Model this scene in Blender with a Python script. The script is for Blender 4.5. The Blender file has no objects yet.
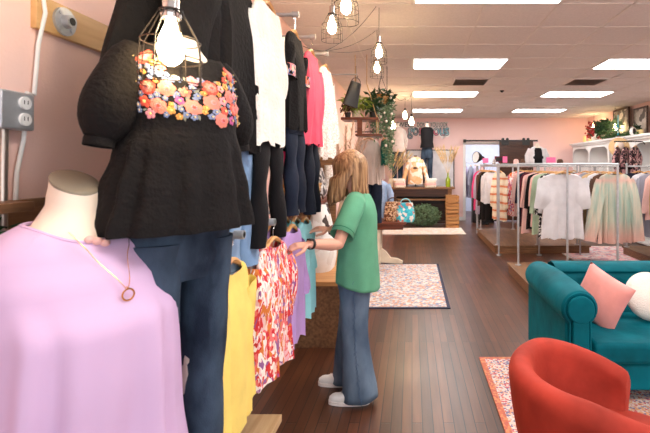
import bpy, bmesh, math, random
from mathutils import Vector, Matrix, noise
R = math.radians
PI = math.pi
random.seed(7)
F, VX, VY, H = 440.0, 412.0, 166.0, 1.52       # focal length (px), vanishing point, eye height (m)
CEIL, XL, XR, YB, YF = 2.86, -1.18, 4.9, 12.3, -1.8
col = bpy.context.scene.collection

def P(x, y, Y):
    return Vector(((x-VX)*Y/F, Y, H-(y-VY)*Y/F))

# ------------------------------------------------------------------ materials
def s2l(c):
    return tuple((v/12.92 if v <= .04045 else ((v+.055)/1.055)**2.4) for v in c)
def rgb(r, g, b):
    return s2l((r/255, g/255, b/255))
def new_mat(name):
    m = bpy.data.materials.new(name); m.use_nodes = True
    return m, m.node_tree.nodes, m.node_tree.links, m.node_tree.nodes['Principled BSDF']
def coords(N, L, scale=(1, 1, 1), rot=(0, 0, 0)):
    tc = N.new('ShaderNodeTexCoord'); mp = N.new('ShaderNodeMapping')
    mp.inputs['Scale'].default_value = scale; mp.inputs['Rotation'].default_value = rot
    L.new(tc.outputs['Object'], mp.inputs['Vector'])
    return mp.outputs['Vector']
def simple(name, c, rough=.6, metal=0, var=.12, vscale=6, bump=0, bscale=60, sheen=0, stretch=(1, 1, 1), spec=.5):
    m, N, L, b = new_mat(name)
    b.inputs['Roughness'].default_value = rough; b.inputs['Metallic'].default_value = metal
    b.inputs['Specular IOR Level'].default_value = spec
    if sheen: b.inputs['Sheen Weight'].default_value = sheen; b.inputs['Sheen Roughness'].default_value = .4
    v = coords(N, L, stretch)
    n = N.new('ShaderNodeTexNoise'); n.inputs['Scale'].default_value = vscale; n.inputs['Detail'].default_value = 4
    L.new(v, n.inputs['Vector'])
    r = N.new('ShaderNodeValToRGB')
    r.color_ramp.elements[0].position = .3; r.color_ramp.elements[1].position = .7
    r.color_ramp.elements[0].color = tuple(x*(1-var) for x in c)+(1,)
    r.color_ramp.elements[1].color = tuple(min(1, x*(1+var)) for x in c)+(1,)
    L.new(n.outputs['Fac'], r.inputs['Fac']); L.new(r.outputs['Color'], b.inputs['Base Color'])
    if bump:
        n2 = N.new('ShaderNodeTexNoise'); n2.inputs['Scale'].default_value = bscale; L.new(v, n2.inputs['Vector'])
        bp = N.new('ShaderNodeBump'); bp.inputs['Strength'].default_value = bump; bp.inputs['Distance'].default_value = .01
        L.new(n2.outputs['Fac'], bp.inputs['Height']); L.new(bp.outputs['Normal'], b.inputs['Normal'])
    return m
def velvet(name, c, tint, rough=.6):
    m = simple(name, c, rough, var=.3, vscale=5, bump=.25, bscale=16, spec=.08)
    b = m.node_tree.nodes['Principled BSDF']; b.inputs['Sheen Weight'].default_value = .5; b.inputs['Sheen Roughness'].default_value = .35
    b.inputs['Sheen Tint'].default_value = tuple(tint)+(1,); return m
def fabric(name, c, rough=.85, bump=.25, bscale=220, sheen=.03, var=.08):
    return simple(name, c, rough, 0, var, 9, bump, bscale, sheen, spec=.25)
def pattern(name, cols, scale=30, distort=.3, rough=.8, stretch=(1, 1, 1), dist_scale=4, smooth=False, bump=.15, sheen=.02):
    """cells of several colours, spread evenly"""
    m, N, L, b = new_mat(name)
    b.inputs['Roughness'].default_value = rough; b.inputs['Sheen Weight'].default_value = sheen
    b.inputs['Specular IOR Level'].default_value = .25
    v = coords(N, L, stretch)
    n = N.new('ShaderNodeTexNoise'); n.inputs['Scale'].default_value = dist_scale*3; L.new(v, n.inputs['Vector'])
    mx = N.new('ShaderNodeMix'); mx.data_type = 'VECTOR'; mx.inputs['Factor'].default_value = distort*.2
    L.new(v, mx.inputs['A']); L.new(n.outputs['Color'], mx.inputs['B'])
    vo = N.new('ShaderNodeTexVoronoi'); vo.inputs['Scale'].default_value = scale
    L.new(mx.outputs['Result'], vo.inputs['Vector'])
    sp = N.new('ShaderNodeSeparateColor'); L.new(vo.outputs['Color'], sp.inputs['Color'])
    r = N.new('ShaderNodeValToRGB'); r.color_ramp.interpolation = 'LINEAR' if smooth else 'CONSTANT'
    e = r.color_ramp.elements
    for i, c in enumerate(cols):
        el = e[i] if i < 2 else e.new(i/len(cols))
        el.position = i/len(cols); 
    for i, c in enumerate(cols): e[i].color = tuple(c)+(1,)
    L.new(sp.outputs['Red'], r.inputs['Fac']); L.new(r.outputs['Color'], b.inputs['Base Color'])
    bp = N.new('ShaderNodeBump'); bp.inputs['Strength'].default_value = bump; bp.inputs['Distance'].default_value = .004
    L.new(vo.outputs['Distance'], bp.inputs['Height']); L.new(bp.outputs['Normal'], b.inputs['Normal'])
    return m
def stripes(name, cols, scale=6, axis='Z', distort=1.5, rough=.85):
    m, N, L, b = new_mat(name); b.inputs['Roughness'].default_value = rough
    v = coords(N, L)
    w = N.new('ShaderNodeTexWave'); w.bands_direction = axis; w.inputs['Scale'].default_value = scale
    w.inputs['Distortion'].default_value = distort; w.inputs['Detail'].default_value = 1
    L.new(v, w.inputs['Vector'])
    r = N.new('ShaderNodeValToRGB'); r.color_ramp.interpolation = 'CONSTANT'; e = r.color_ramp.elements
    for i in range(2, len(cols)): e.new(i/len(cols))
    for i, c in enumerate(cols): e[i].position = i/len(cols); e[i].color = tuple(c)+(1,)
    L.new(w.outputs['Fac'], r.inputs['Fac']); L.new(r.outputs['Color'], b.inputs['Base Color'])
    return m
def emissive(name, c, s):
    m, N, L, b = new_mat(name)
    b.inputs['Base Color'].default_value = (.8, .8, .8, 1)
    b.inputs['Emission Color'].default_value = tuple(c)+(1,); b.inputs['Emission Strength'].default_value = s
    return m
def wood(name, c1, c2, scale=3, axis=0, rough=.45, spec=.4):
    m, N, L, b = new_mat(name); b.inputs['Roughness'].default_value = rough; b.inputs['Specular IOR Level'].default_value = spec
    sc = [14, 14, 14]; sc[axis] = 1.0
    v = coords(N, L, tuple(sc))
    n = N.new('ShaderNodeTexNoise'); n.inputs['Scale'].default_value = scale; n.inputs['Detail'].default_value = 6
    L.new(v, n.inputs['Vector'])
    r = N.new('ShaderNodeValToRGB'); r.color_ramp.elements[0].position = .35; r.color_ramp.elements[1].position = .65
    r.color_ramp.elements[0].color = tuple(c1)+(1,); r.color_ramp.elements[1].color = tuple(c2)+(1,)
    L.new(n.outputs['Fac'], r.inputs['Fac']); L.new(r.outputs['Color'], b.inputs['Base Color'])
    return m
def denim(name, c, fade):
    m, N, L, b = new_mat(name); b.inputs['Roughness'].default_value = .85; b.inputs['Specular IOR Level'].default_value = .2
    v = coords(N, L, (1, 1, .5))
    n = N.new('ShaderNodeTexNoise'); n.inputs['Scale'].default_value = 7; n.inputs['Detail'].default_value = 8; L.new(v, n.inputs['Vector'])
    r = N.new('ShaderNodeValToRGB'); r.color_ramp.elements[0].position = .35; r.color_ramp.elements[1].position = .72
    r.color_ramp.elements[0].color = tuple(c)+(1,); r.color_ramp.elements[1].color = tuple(fade)+(1,)
    L.new(n.outputs['Fac'], r.inputs['Fac']); L.new(r.outputs['Color'], b.inputs['Base Color'])
    n2 = N.new('ShaderNodeTexNoise'); n2.inputs['Scale'].default_value = 300; L.new(v, n2.inputs['Vector'])
    bp = N.new('ShaderNodeBump'); bp.inputs['Strength'].default_value = .4; bp.inputs['Distance'].default_value = .003
    L.new(n2.outputs['Fac'], bp.inputs['Height']); L.new(bp.outputs['Normal'], b.inputs['Normal'])
    return m

def floor_mat():
    m, N, L, b = new_mat('floor_boards')
    v = coords(N, L, (1, 1, 1), (0, 0, R(90)))
    br = N.new('ShaderNodeTexBrick'); br.offset = .37; br.offset_frequency = 3
    br.inputs['Scale'].default_value = 1; br.inputs['Brick Width'].default_value = 1.9; br.inputs['Row Height'].default_value = .062
    br.inputs['Mortar Size'].default_value = .003; br.inputs['Mortar Smooth'].default_value = .3; br.inputs['Bias'].default_value = 0
    br.inputs['Color1'].default_value = rgb(112, 68, 44)+(1,); br.inputs['Color2'].default_value = rgb(76, 46, 32)+(1,)
    br.inputs['Mortar'].default_value = rgb(30, 18, 14)+(1,)
    L.new(v, br.inputs['Vector'])
    v2 = coords(N, L, (9, .7, 1))
    n = N.new('ShaderNodeTexNoise'); n.inputs['Scale'].default_value = 3; n.inputs['Detail'].default_value = 7; L.new(v2, n.inputs['Vector'])
    mx = N.new('ShaderNodeMix'); mx.data_type = 'RGBA'; mx.blend_type = 'MULTIPLY'; mx.inputs['Factor'].default_value = .75
    r = N.new('ShaderNodeValToRGB'); r.color_ramp.elements[0].position = .3; r.color_ramp.elements[1].position = .75
    r.color_ramp.elements[0].color = (.42, .40, .40, 1); r.color_ramp.elements[1].color = (1, .95, .9, 1)
    L.new(n.outputs['Fac'], r.inputs['Fac'])
    L.new(br.outputs['Color'], mx.inputs['A']); L.new(r.outputs['Color'], mx.inputs['B']); L.new(mx.outputs['Result'], b.inputs['Base Color'])
    n3 = N.new('ShaderNodeTexNoise'); n3.inputs['Scale'].default_value = 1.3; n3.inputs['Detail'].default_value = 5
    L.new(coords(N, L), n3.inputs['Vector'])
    rr = N.new('ShaderNodeMapRange'); rr.inputs['To Min'].default_value = .22; rr.inputs['To Max'].default_value = .42
    L.new(n3.outputs['Fac'], rr.inputs['Value']); L.new(rr.outputs['Result'], b.inputs['Roughness'])
    b.inputs['Specular IOR Level'].default_value = .55
    bp = N.new('ShaderNodeBump'); bp.inputs['Strength'].default_value = .25; bp.inputs['Distance'].default_value = .004
    L.new(br.outputs['Fac'], bp.inputs['Height']); bp.invert = True; L.new(bp.outputs['Normal'], b.inputs['Normal'])
    return m

M = {}
M['floor'] = floor_mat()
M['pink_wall'] = simple('pink_painted_wall', rgb(246, 208, 196), .75, var=.03, vscale=1.5, bump=.1, bscale=90)
M['back_wall'] = simple('back_pink_wall', rgb(246, 212, 208), .75, var=.02, vscale=1)
M['white_wall'] = simple('white_wall', rgb(235, 230, 225), .8, var=.02)
M['backroom'] = simple('pale_blue_wall', rgb(206, 214, 232), .8, var=.06, vscale=5)
M['ceiling'] = simple('ceiling_tile', rgb(232, 222, 216), .95, var=.05, vscale=60, bump=.3, bscale=140)
M['tbar'] = simple('ceiling_grid', rgb(232, 222, 214), .6, var=.02)
M['panel'] = emissive('light_diffuser', (1, .98, .96), 14)
M['bulb'] = emissive('warm_bulb', (1, .72, .38), 60)
M['white'] = simple('white_paint', rgb(240, 238, 236), .45, var=.02)
M['metal'] = simple('galvanised_pipe', rgb(186, 188, 192), .4, .5, .12, 20)
M['darkmetal'] = simple('dark_wire', rgb(38, 32, 30), .45, .6, .1)
M['black'] = simple('black_plastic', rgb(22, 21, 22), .5, 0, .1)
M['chrome'] = simple('chrome', rgb(205, 205, 205), .2, 1, .05)
M['gold'] = simple('gold_metal', rgb(214, 160, 80), .25, 1, .05)
M['pine'] = wood('pine_board', rgb(206, 160, 104), rgb(222, 180, 124), 2, 1)
M['plank'] = wood('pale_plank', rgb(190, 152, 108), rgb(216, 184, 140), 2, 1)
M['oak'] = wood('oak_wood', rgb(120, 84, 56), rgb(156, 114, 78), 3, 0)
M['oak_y'] = wood('oak_wood_long', rgb(104, 74, 52), rgb(142, 106, 74), 3, 1)
M['darkwood'] = wood('dark_wood', rgb(52, 32, 24), rgb(80, 50, 36), 3, 0, .35)
M['redwood'] = wood('reddish_wood', rgb(92, 46, 30), rgb(124, 66, 42), 3, 0, .35)
M['crate'] = wood('crate_wood', rgb(176, 122, 70), rgb(206, 154, 98), 3, 0)
M['hanger'] = wood('hanger_wood', rgb(206, 152, 92), rgb(226, 178, 120), 2, 0, .4)
M['cream'] = simple('cream_paint', rgb(226, 210, 184), .6)
M['rope'] = simple('jute_rope', rgb(196, 160, 112), .9, var=.2)
M['teal'] = velvet('teal_velvet', rgb(0, 88, 100), rgb(20, 150, 165))
M['rust'] = velvet('rust_velvet', rgb(160, 56, 44), rgb(220, 100, 80))
M['pinkc'] = fabric('pink_satin', rgb(228, 150, 142), .45, .1, 40, .3)
M['knitw'] = fabric('cream_knit', rgb(240, 228, 216), .9, .6, 120)
M['leaf'] = simple('leaf_green', rgb(62, 98, 50), .6, var=.5, vscale=14)
M['leafd'] = simple('leaf_dark', rgb(40, 72, 38), .6, var=.5, vscale=14)
M['leafl'] = simple('leaf_light', rgb(150, 170, 60), .6, var=.3, vscale=14)
M['greyleaf'] = simple('grey_green_leaf', rgb(120, 148, 112), .7, var=.4, vscale=20)
M['pampas'] = simple('pampas_plume', rgb(226, 192, 134), .95, var=.25, vscale=20)
M['pampas_w'] = simple('pale_pampas', rgb(226, 190, 162), .95, var=.2, vscale=20)
M['skin'] = simple('skin', rgb(226, 170, 146), .55, var=.05)
M['form'] = simple('mannequin_form', rgb(238, 222, 206), .6, var=.03)
M['formtop'] = simple('mannequin_neck_cap', rgb(128, 118, 102), .5, var=.05)
M['hair'] = wood('blonde_hair', rgb(108, 74, 46), rgb(194, 152, 108), 5, 2, .45)
M['green'] = fabric('green_cotton', rgb(96, 162, 128), .8, .15, 150)
M['greenband'] = fabric('green_trim', rgb(40, 116, 84), .8)
M['jeans'] = denim('blue_denim', rgb(70, 88, 110), rgb(116, 136, 156))
M['jeansd'] = denim('dark_denim', rgb(18, 24, 38), rgb(34, 44, 64))
M['jeansn'] = denim('navy_denim', rgb(12, 16, 26), rgb(24, 30, 44))
M['jeansm'] = denim('mid_denim', rgb(26, 36, 52), rgb(76, 94, 114))
M['jeansl'] = denim('light_denim', rgb(120, 152, 190), rgb(160, 186, 214))
M['lav'] = simple('lavender_jersey', rgb(208, 178, 214), .8, var=.02, vscale=2, bump=.06, bscale=12, sheen=0, spec=.2)
M['lavender'] = fabric('lavender_cotton', rgb(188, 154, 212), .85)
M['aqua'] = fabric('aqua_cotton', rgb(160, 224, 230), .85)
M['yellow'] = fabric('yellow_cotton', rgb(246, 218, 118), .85)
M['blackc'] = fabric('black_crepe', rgb(21, 18, 18), .9, .5, 60, 0, .2)
M['blackp'] = fabric('black_leggings', rgb(22, 20, 22), .9)
M['whitec'] = fabric('white_lace', rgb(248, 240, 230), .85, .8, 60)
M['coral'] = fabric('coral_pink', rgb(240, 92, 116), .8)
M['fuchsia'] = fabric('fuchsia', rgb(216, 40, 96), .8)
M['creamseq'] = pattern('cream_sequins', [rgb(236, 222, 208), rgb(248, 240, 232), rgb(214, 196, 184)], 120)
M['greylace'] = pattern('grey_lace', [rgb(170, 160, 154), rgb(228, 222, 216), rgb(96, 88, 84)], 70)
M['redfloral'] = pattern('red_brush_print', [rgb(216, 62, 58), rgb(248, 236, 228), rgb(236, 120, 118), rgb(250, 240, 232), rgb(210, 50, 60), rgb(244, 208, 196), rgb(224, 130, 60), rgb(150, 96, 150), rgb(240, 190, 196)], 48, .8, stretch=(1, 1, .45), dist_scale=8)
M['gingham'] = pattern('orange_cream_squares', [rgb(226, 178, 128), rgb(242, 226, 208), rgb(230, 190, 146), rgb(244, 232, 218)], 11, 0)
M['polka'] = pattern('black_white_spots', [rgb(24, 22, 24), rgb(24, 22, 24), rgb(235, 232, 228), rgb(24, 22, 24)], 55, .2)
M['darkfloral'] = pattern('dark_floral_print', [rgb(44, 30, 34), rgb(196, 146, 146), rgb(60, 40, 44), rgb(150, 104, 108), rgb(38, 26, 30), rgb(224, 184, 176)], 26, .5)
M['stripe'] = stripes('cream_orange_stripes', [rgb(240, 226, 202), rgb(236, 216, 186), rgb(240, 226, 202), rgb(226, 206, 176), rgb(238, 224, 200), rgb(216, 134, 92)], 2.2, 'Z', 1.6)
M['sage'] = fabric('sage_cotton', rgb(170, 188, 160), .85)
M['offwhite'] = fabric('off_white_linen', rgb(214, 211, 214), .85)
M['greycloth'] = fabric('grey_cotton', rgb(150, 150, 162), .85)
M['navy'] = fabric('navy_cotton', rgb(32, 34, 50), .85)
M['palepink'] = fabric('pale_pink_cotton', rgb(238, 190, 182), .85)
M['hotpink'] = fabric('hot_pink', rgb(232, 66, 128), .8)
M['maroon'] = fabric('maroon', rgb(96, 30, 44), .85)
M['tan'] = fabric('tan_cotton', rgb(196, 164, 120), .85)
M['beige'] = fabric('beige_knit', rgb(204, 184, 172), .9)
M['brownc'] = fabric('brown_cotton', rgb(90, 64, 50), .85)
M['tealcloth'] = fabric('teal_cloth', rgb(24, 110, 96), .8)
M['mauve'] = fabric('mauve_cloth', rgb(180, 168, 190), .85)
M['denimshirt'] = fabric('pale_denim_shirt', rgb(156, 176, 204), .85, var=.25)
M['hidew'] = pattern('cowhide', [rgb(236, 230, 224), rgb(240, 236, 232), rgb(226, 218, 210), rgb(70, 56, 50)], 9, .6)
M['silverbag'] = pattern('snake_print', [rgb(196, 190, 186), rgb(80, 72, 70), rgb(228, 224, 220), rgb(52, 46, 46)], 28, .5, .4)
M['brownseq'] = pattern('bronze_sequins', [rgb(146, 92, 58), rgb(206, 160, 116), rgb(104, 60, 40), rgb(226, 190, 156)], 50, .2, .35)
M['tealfloral'] = pattern('teal_floral_bag', [rgb(70, 190, 206), rgb(96, 206, 214), rgb(238, 226, 214), rgb(206, 130, 110), rgb(64, 170, 190)], 26, .4)
M['wicker'] = pattern('wicker', [rgb(190, 140, 84), rgb(216, 168, 110), rgb(160, 112, 64)], 60, .1, stretch=(.4, .4, 1))
M['glassgreen'] = simple('olive_glass', rgb(140, 160, 20), .15, 0, .1)
M['palepanel'] = simple('pale_panel', rgb(226, 224, 228), .3, 0, .14, 4)
M['pictured'] = pattern('faded_picture', [rgb(150, 140, 130), rgb(190, 180, 168), rgb(110, 104, 98), rgb(206, 198, 188)], 9, .6)
M['candle'] = simple('cream_candle', rgb(250, 226, 160), .5)
M['redflower'] = simple('red_flower', rgb(190, 52, 50), .7, var=.3, vscale=20)
M['pinkcard'] = simple('pink_card', rgb(246, 112, 164), .6, var=.02)
M['conduit'] = simple('conduit_steel', rgb(196, 180, 168), .3, .8, .05)

def pastel_mat():
    m, N, L, b = new_mat('pastel_tie_dye'); b.inputs['Roughness'].default_value = .85
    v = coords(N, L, (14, 14, 1))
    n = N.new('ShaderNodeTexNoise'); n.inputs['Scale'].default_value = 1.1; n.inputs['Detail'].default_value = 5; L.new(v, n.inputs['Vector'])
    r = N.new('ShaderNodeValToRGB'); r.color_ramp.elements[0].position = .38; r.color_ramp.elements[1].position = .62
    r.color_ramp.elements[0].color = rgb(158, 184, 170)+(1,); r.color_ramp.elements[1].color = rgb(214, 202, 182)+(1,)
    L.new(n.outputs['Fac'], r.inputs['Fac'])
    tc = N.new('ShaderNodeTexCoord'); sx = N.new('ShaderNodeSeparateXYZ'); L.new(tc.outputs['Generated'], sx.inputs['Vector'])
    r2 = N.new('ShaderNodeValToRGB'); e = r2.color_ramp.elements
    e[0].position = .08; e[0].color = (.85, .85, .85, 1); e[1].position = .33; e[1].color = (0, 0, 0, 1)
    x = e.new(.84); x.color = (0, 0, 0, 1); x = e.new(.9); x.color = (.75, .75, .75, 1); x = e.new(.97); x.color = (.1, .1, .1, 1)
    L.new(sx.outputs['Z'], r2.inputs['Fac'])
    mx = N.new('ShaderNodeMix'); mx.data_type = 'RGBA'; L.new(r2.outputs['Color'], mx.inputs['Factor'])
    L.new(r.outputs['Color'], mx.inputs['A']); mx.inputs['B'].default_value = rgb(218, 168, 156)+(1,)
    L.new(mx.outputs['Result'], b.inputs['Base Color'])
    return m
M['pastel'] = pastel_mat()

def rug_mat(name, field, border, cell):
    """all-over mottled pattern with a border band"""
    m, N, L, b = new_mat(name); b.inputs['Roughness'].default_value = .95; b.inputs['Specular IOR Level'].default_value = .1
    v = coords(N, L)
    n = N.new('ShaderNodeTexNoise'); n.inputs['Scale'].default_value = 3.5; n.inputs['Detail'].default_value = 5; L.new(v, n.inputs['Vector'])
    vo = N.new('ShaderNodeTexVoronoi'); vo.inputs['Scale'].default_value = cell; L.new(v, vo.inputs['Vector'])
    sp = N.new('ShaderNodeSeparateColor'); L.new(vo.outputs['Color'], sp.inputs['Color'])
    ad = N.new('ShaderNodeMath'); ad.operation = 'MULTIPLY_ADD'; ad.inputs[1].default_value = .9; ad.inputs[2].default_value = -.2
    L.new(n.outputs['Fac'], ad.inputs[0])
    ad2 = N.new('ShaderNodeMath'); ad2.operation = 'MULTIPLY_ADD'; ad2.inputs[1].default_value = .75
    L.new(sp.outputs['Red'], ad2.inputs[0]); L.new(ad.outputs[0], ad2.inputs[2])
    r = N.new('ShaderNodeValToRGB'); e = r.color_ramp.elements
    for i in range(2, len(field)): e.new(i/len(field))
    for i, c in enumerate(field): e[i].position = i/len(field); e[i].color = tuple(c)+(1,)
    r.color_ramp.interpolation = 'CONSTANT'
    L.new(ad2.outputs[0], r.inputs['Fac'])
    L.new(r.outputs['Color'], b.inputs['Base Color'])
    return m
M['rug_mid'] = rug_mat('cream_blue_rug', [rgb(104, 114, 144), rgb(176, 168, 170), rgb(206, 200, 196), rgb(206, 160, 142), rgb(214, 206, 200), rgb(220, 214, 208), rgb(150, 158, 182), rgb(208, 168, 146)], None, 34)
M['rug_chair'] = rug_mat('coral_blue_rug', [rgb(70, 66, 100), rgb(224, 168, 150), rgb(222, 208, 202), rgb(206, 110, 116), rgb(226, 214, 208), rgb(130, 124, 156), rgb(228, 206, 196), rgb(226, 168, 130)], None, 75)
M['rug_far'] = rug_mat('pale_rug', [rgb(200, 190, 186), rgb(222, 206, 196), rgb(228, 216, 206), rgb(226, 200, 180)], None, 14)
M['rug_pink'] = rug_mat('pink_rug', [rgb(206, 150, 150), rgb(226, 196, 190), rgb(230, 170, 168), rgb(216, 206, 206), rgb(190, 150, 160)], None, 16)
M['rug_edge_navy'] = fabric('navy_binding', rgb(58, 62, 84))
M['rug_edge_orange'] = pattern('orange_border', [rgb(206, 120, 92), rgb(216, 146, 106), rgb(196, 108, 96)], 60)
M['rug_edge_cream'] = fabric('cream_binding', rgb(214, 204, 194))

# ------------------------------------------------------------------ mesh builder
class MB:
    def __init__(s): s.v = []; s.f = []; s.m = []; s.T = Matrix.Identity(4); s.cur = 0
    def add(s, vs, fs):
        o = len(s.v); s.v += [tuple(s.T @ Vector(v)) for v in vs]
        s.f += [tuple(i+o for i in f) for f in fs]; s.m += [s.cur]*len(fs)
    def box(s, c, d, rot=None):
        x, y, z = [k/2 for k in d]; c = Vector(c)
        vs = [Vector((a*x, b*y, e*z)) for a in (-1, 1) for b in (-1, 1) for e in (-1, 1)]
        if rot is not None: vs = [rot @ v for v in vs]
        s.add([v+c for v in vs], [(0, 1, 3, 2), (4, 6, 7, 5), (0, 4, 5, 1), (2, 3, 7, 6), (0, 2, 6, 4), (1, 5, 7, 3)])
    def bb(s, x0, x1, y0, y1, z0, z1): s.box(((x0+x1)/2, (y0+y1)/2, (z0+z1)/2), (x1-x0, y1-y0, z1-z0))
    def loft(s, rings, cap0=True, cap1=True, closed=True):
        n = len(rings[0]); vs = [v for r in rings for v in r]; fs = []
        for i in range(len(rings)-1):
            for j in range(n if closed else n-1):
                k = (j+1) % n
                fs.append((i*n+j, i*n+k, (i+1)*n+k, (i+1)*n+j))
        if cap0: fs.append(tuple(range(n))[::-1])
        if cap1: fs.append(tuple((len(rings)-1)*n+j for j in range(n)))
        s.add(vs, fs)
    def tube(s, pts, r, n=8, cap=True, flat=1.0, up=None):
        pts = [Vector(p) for p in pts]
        rs = r if isinstance(r, (list, tuple)) else [r]*len(pts)
        rings = []; prev = None
        for i, p in enumerate(pts):
            t = (pts[min(i+1, len(pts)-1)]-pts[max(i-1, 0)]).normalized()
            if prev is None:
                a = Vector(up) if up else (Vector((0, 0, 1)) if abs(t.z) < .9 else Vector((1, 0, 0)))
                u = (a-t*a.dot(t)).normalized()
            else:
                u = (prev-t*prev.dot(t)).normalized()
            prev = u; w = t.cross(u)
            rings.append([p+u*(math.cos(2*PI*j/n)*rs[i])+w*(math.sin(2*PI*j/n)*rs[i]*flat) for j in range(n)])
        s.loft(rings, cap, cap)
    def lathe(s, prof, c=(0, 0, 0), n=24, cap0=True, cap1=True):
        c = Vector(c)
        s.loft([[c+Vector((r*math.cos(2*PI*j/n), r*math.sin(2*PI*j/n), z)) for j in range(n)] for r, z in prof], cap0, cap1)
    def ell(s, c, r, n=16, m=10, rot=None):
        c = Vector(c); rings = []
        for i in range(m+1):
            a = -PI/2+PI*(i+.02)/(m+.04)
            ring = []
            for j in range(n):
                v = Vector((math.cos(a)*math.cos(2*PI*j/n)*r[0], math.cos(a)*math.sin(2*PI*j/n)*r[1], math.sin(a)*r[2]))
                if rot is not None: v = rot @ v
                ring.append(c+v)
            rings.append(ring)
        s.loft(rings)
    def torus(s, c, Rr, r, axis='Z', n=24, k=6, arc=(0, 2*PI)):
        pts = []
        full = arc[1]-arc[0] >= 2*PI-.01
        for j in range(n+1):
            a = arc[0]+(arc[1]-arc[0])*j/n
            x, y = Rr*math.cos(a), Rr*math.sin(a)
            pts.append(Vector(c)+(Vector((x, y, 0)) if axis == 'Z' else Vector((x, 0, y)) if axis == 'Y' else Vector((0, x, y))))
        s.tube(pts, r, k, not full)
    def build(s, name, mat, parent=None, smooth=True, bevel=0, sub=0, solid=0):
        me = bpy.data.meshes.new(name); me.from_pydata(s.v, [], s.f)
        mats = mat if isinstance(mat, (list, tuple)) else [mat]
        for x in mats: me.materials.append(M[x])
        if len(mats) > 1: me.polygons.foreach_set('material_index', s.m)
        bm = bmesh.new(); bm.from_mesh(me); bmesh.ops.recalc_face_normals(bm, faces=bm.faces); bm.to_mesh(me); bm.free()
        if smooth:
            me.polygons.foreach_set('use_smooth', [True]*len(me.polygons))
            try: me.set_sharp_from_angle(angle=R(42))
            except Exception: pass
        o = bpy.data.objects.new(name, me); col.objects.link(o)
        if parent: o.parent = parent
        if bevel:
            b = o.modifiers.new('bevel', 'BEVEL'); b.width = bevel; b.segments = 3; b.limit_method = 'ANGLE'
        if solid:
            b = o.modifiers.new('solid', 'SOLIDIFY'); b.thickness = solid; b.offset = 0
        if sub:
            b = o.modifiers.new('sub', 'SUBSURF'); b.levels = sub; b.render_levels = sub
        return o
def tag(o, label, cat, group=None, kind=None):
    if label: o['label'] = label
    if cat: o['category'] = cat
    if group: o['group'] = group
    if kind: o['kind'] = kind
    return o
def thing(name, label, cat, loc=(0, 0, 0), rz=0, group=None):
    o = bpy.data.objects.new(name, None); col.objects.link(o)
    o.location = loc; o.rotation_euler = (0, 0, rz); o.empty_display_size = .05
    return tag(o, label, cat, group)
def struct(mb, name, mat, **k):
    o = mb.build(name, mat, smooth=False, **k); o['kind'] = 'structure'; return o
def B(fn):                       # one-shot builder
    m = MB(); fn(m); return m

# ------------------------------------------------------------------ the room
YR = 14.9
m = MB(); m.bb(XL-.1, XR+.1, YF-.1, YR, -.1, 0); struct(m, 'floor', 'floor')
m = MB(); m.bb(XL-.1, XR+.1, YF-.1, YR, CEIL, CEIL+.1); struct(m, 'ceiling', 'ceiling')
m = MB(); m.bb(XL-.1, XL, YF, YB+.12, 0, CEIL); struct(m, 'wall_left', 'pink_wall')
m = MB(); m.bb(XR, XR+.1, YF, YB+.12, 0, CEIL); struct(m, 'wall_right', 'pink_wall')
DX0, DX1, DZ = 1.50, 3.3, 2.12
m = MB(); m.bb(XL, DX0, YB, YB+.12, 0, CEIL); m.bb(DX1, XR, YB, YB+.12, 0, CEIL); m.bb(DX0, DX1, YB, YB+.12, DZ, CEIL)
struct(m, 'wall_back', 'back_wall')
m = MB(); m.bb(XL, -.9, YF-.1, YF, 0, CEIL); m.bb(4.6, XR, YF-.1, YF, 0, CEIL); m.bb(-.9, 4.6, YF-.1, YF, 0, .45); m.bb(-.9, 4.6, YF-.1, YF, 2.6, CEIL)
for x in (.9, 2.75): m.bb(x-.08, x+.08, YF-.1, YF, .45, 2.6)
struct(m, 'wall_front', 'white_wall')
m = MB(); m.bb(.6, 4.6, YR-.1, YR, 0, CEIL); m.bb(.5, .6, YB+.12, YR, 0, CEIL); m.bb(4.5, 4.6, YB+.12, YR, 0, CEIL)
struct(m, 'wall_backroom', 'backroom')
m = MB(); m.bb(XL, DX0-.06, YB-.015, YB, 0, .1); struct(m, 'baseboard_back', 'white')
m = MB(); m.bb(XR-.015, XR, 0, 7, 0, .1); struct(m, 'baseboard_right', 'white')
m = MB()
m.bb(DX0-.07, DX0, YB-.02, YB+.12, 0, DZ+.07); m.bb(DX0-.07, DX1, YB-.02, YB-.0, DZ, DZ+.07)
struct(m, 'trim_1', 'white')
m = MB()
gx = [k*.61-.61 for k in range(0, 10)]; gy = [.60+k*.607-3*.607 for k in range(0, 24)]
gy = [5.45+k*.607 for k in range(-11, 12)]
for x in gx: m.bb(x-.012, x+.012, YF, YB, CEIL-.006, CEIL)
for y in gy: m.bb(XL, XR, y-.012, y+.012, CEIL-.006, CEIL)
struct(m, 'trim_2', 'tbar')

# ceiling light panels
n = 0
NAMES = {0: 'overhead behind the viewer', 1: 'nearest row', 2: 'second row', 3: 'third row', 4: 'fourth row'}
for r_, y in enumerate([5.45-2*2.428, 5.45-2.428, 5.45, 5.45+2.428, 5.45+4.856]):
    for c_, x in enumerate((0, 2.44)):
        side = 'left column' if c_ == 0 else 'right column'
        row = ['above the viewer', 'cut off by the top of the view', 'nearest one seen whole', 'in the middle of the shop', 'closest to the back pink wall'][r_]
        t = thing('ceiling_light', f'white rectangular ceiling light panel, {side}, {row}', 'ceiling light', (x+.61, y+.3, CEIL), 0, 'ceiling light panels')
        f = MB()
        for a, b in ((-.6, -.58), (.58, .6)): f.bb(a, b, -.29, .29, -.012, -.002)
        for a, b in ((-.29, -.27), (.27, .29)): f.bb(-.58, .58, a, b, -.012, -.002)
        f.build('frame', 'white', t, False)
        f = MB(); f.bb(-.58, .58, -.27, .27, -.009, -.002); f.build('diffuser', 'panel', t, False)
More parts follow.
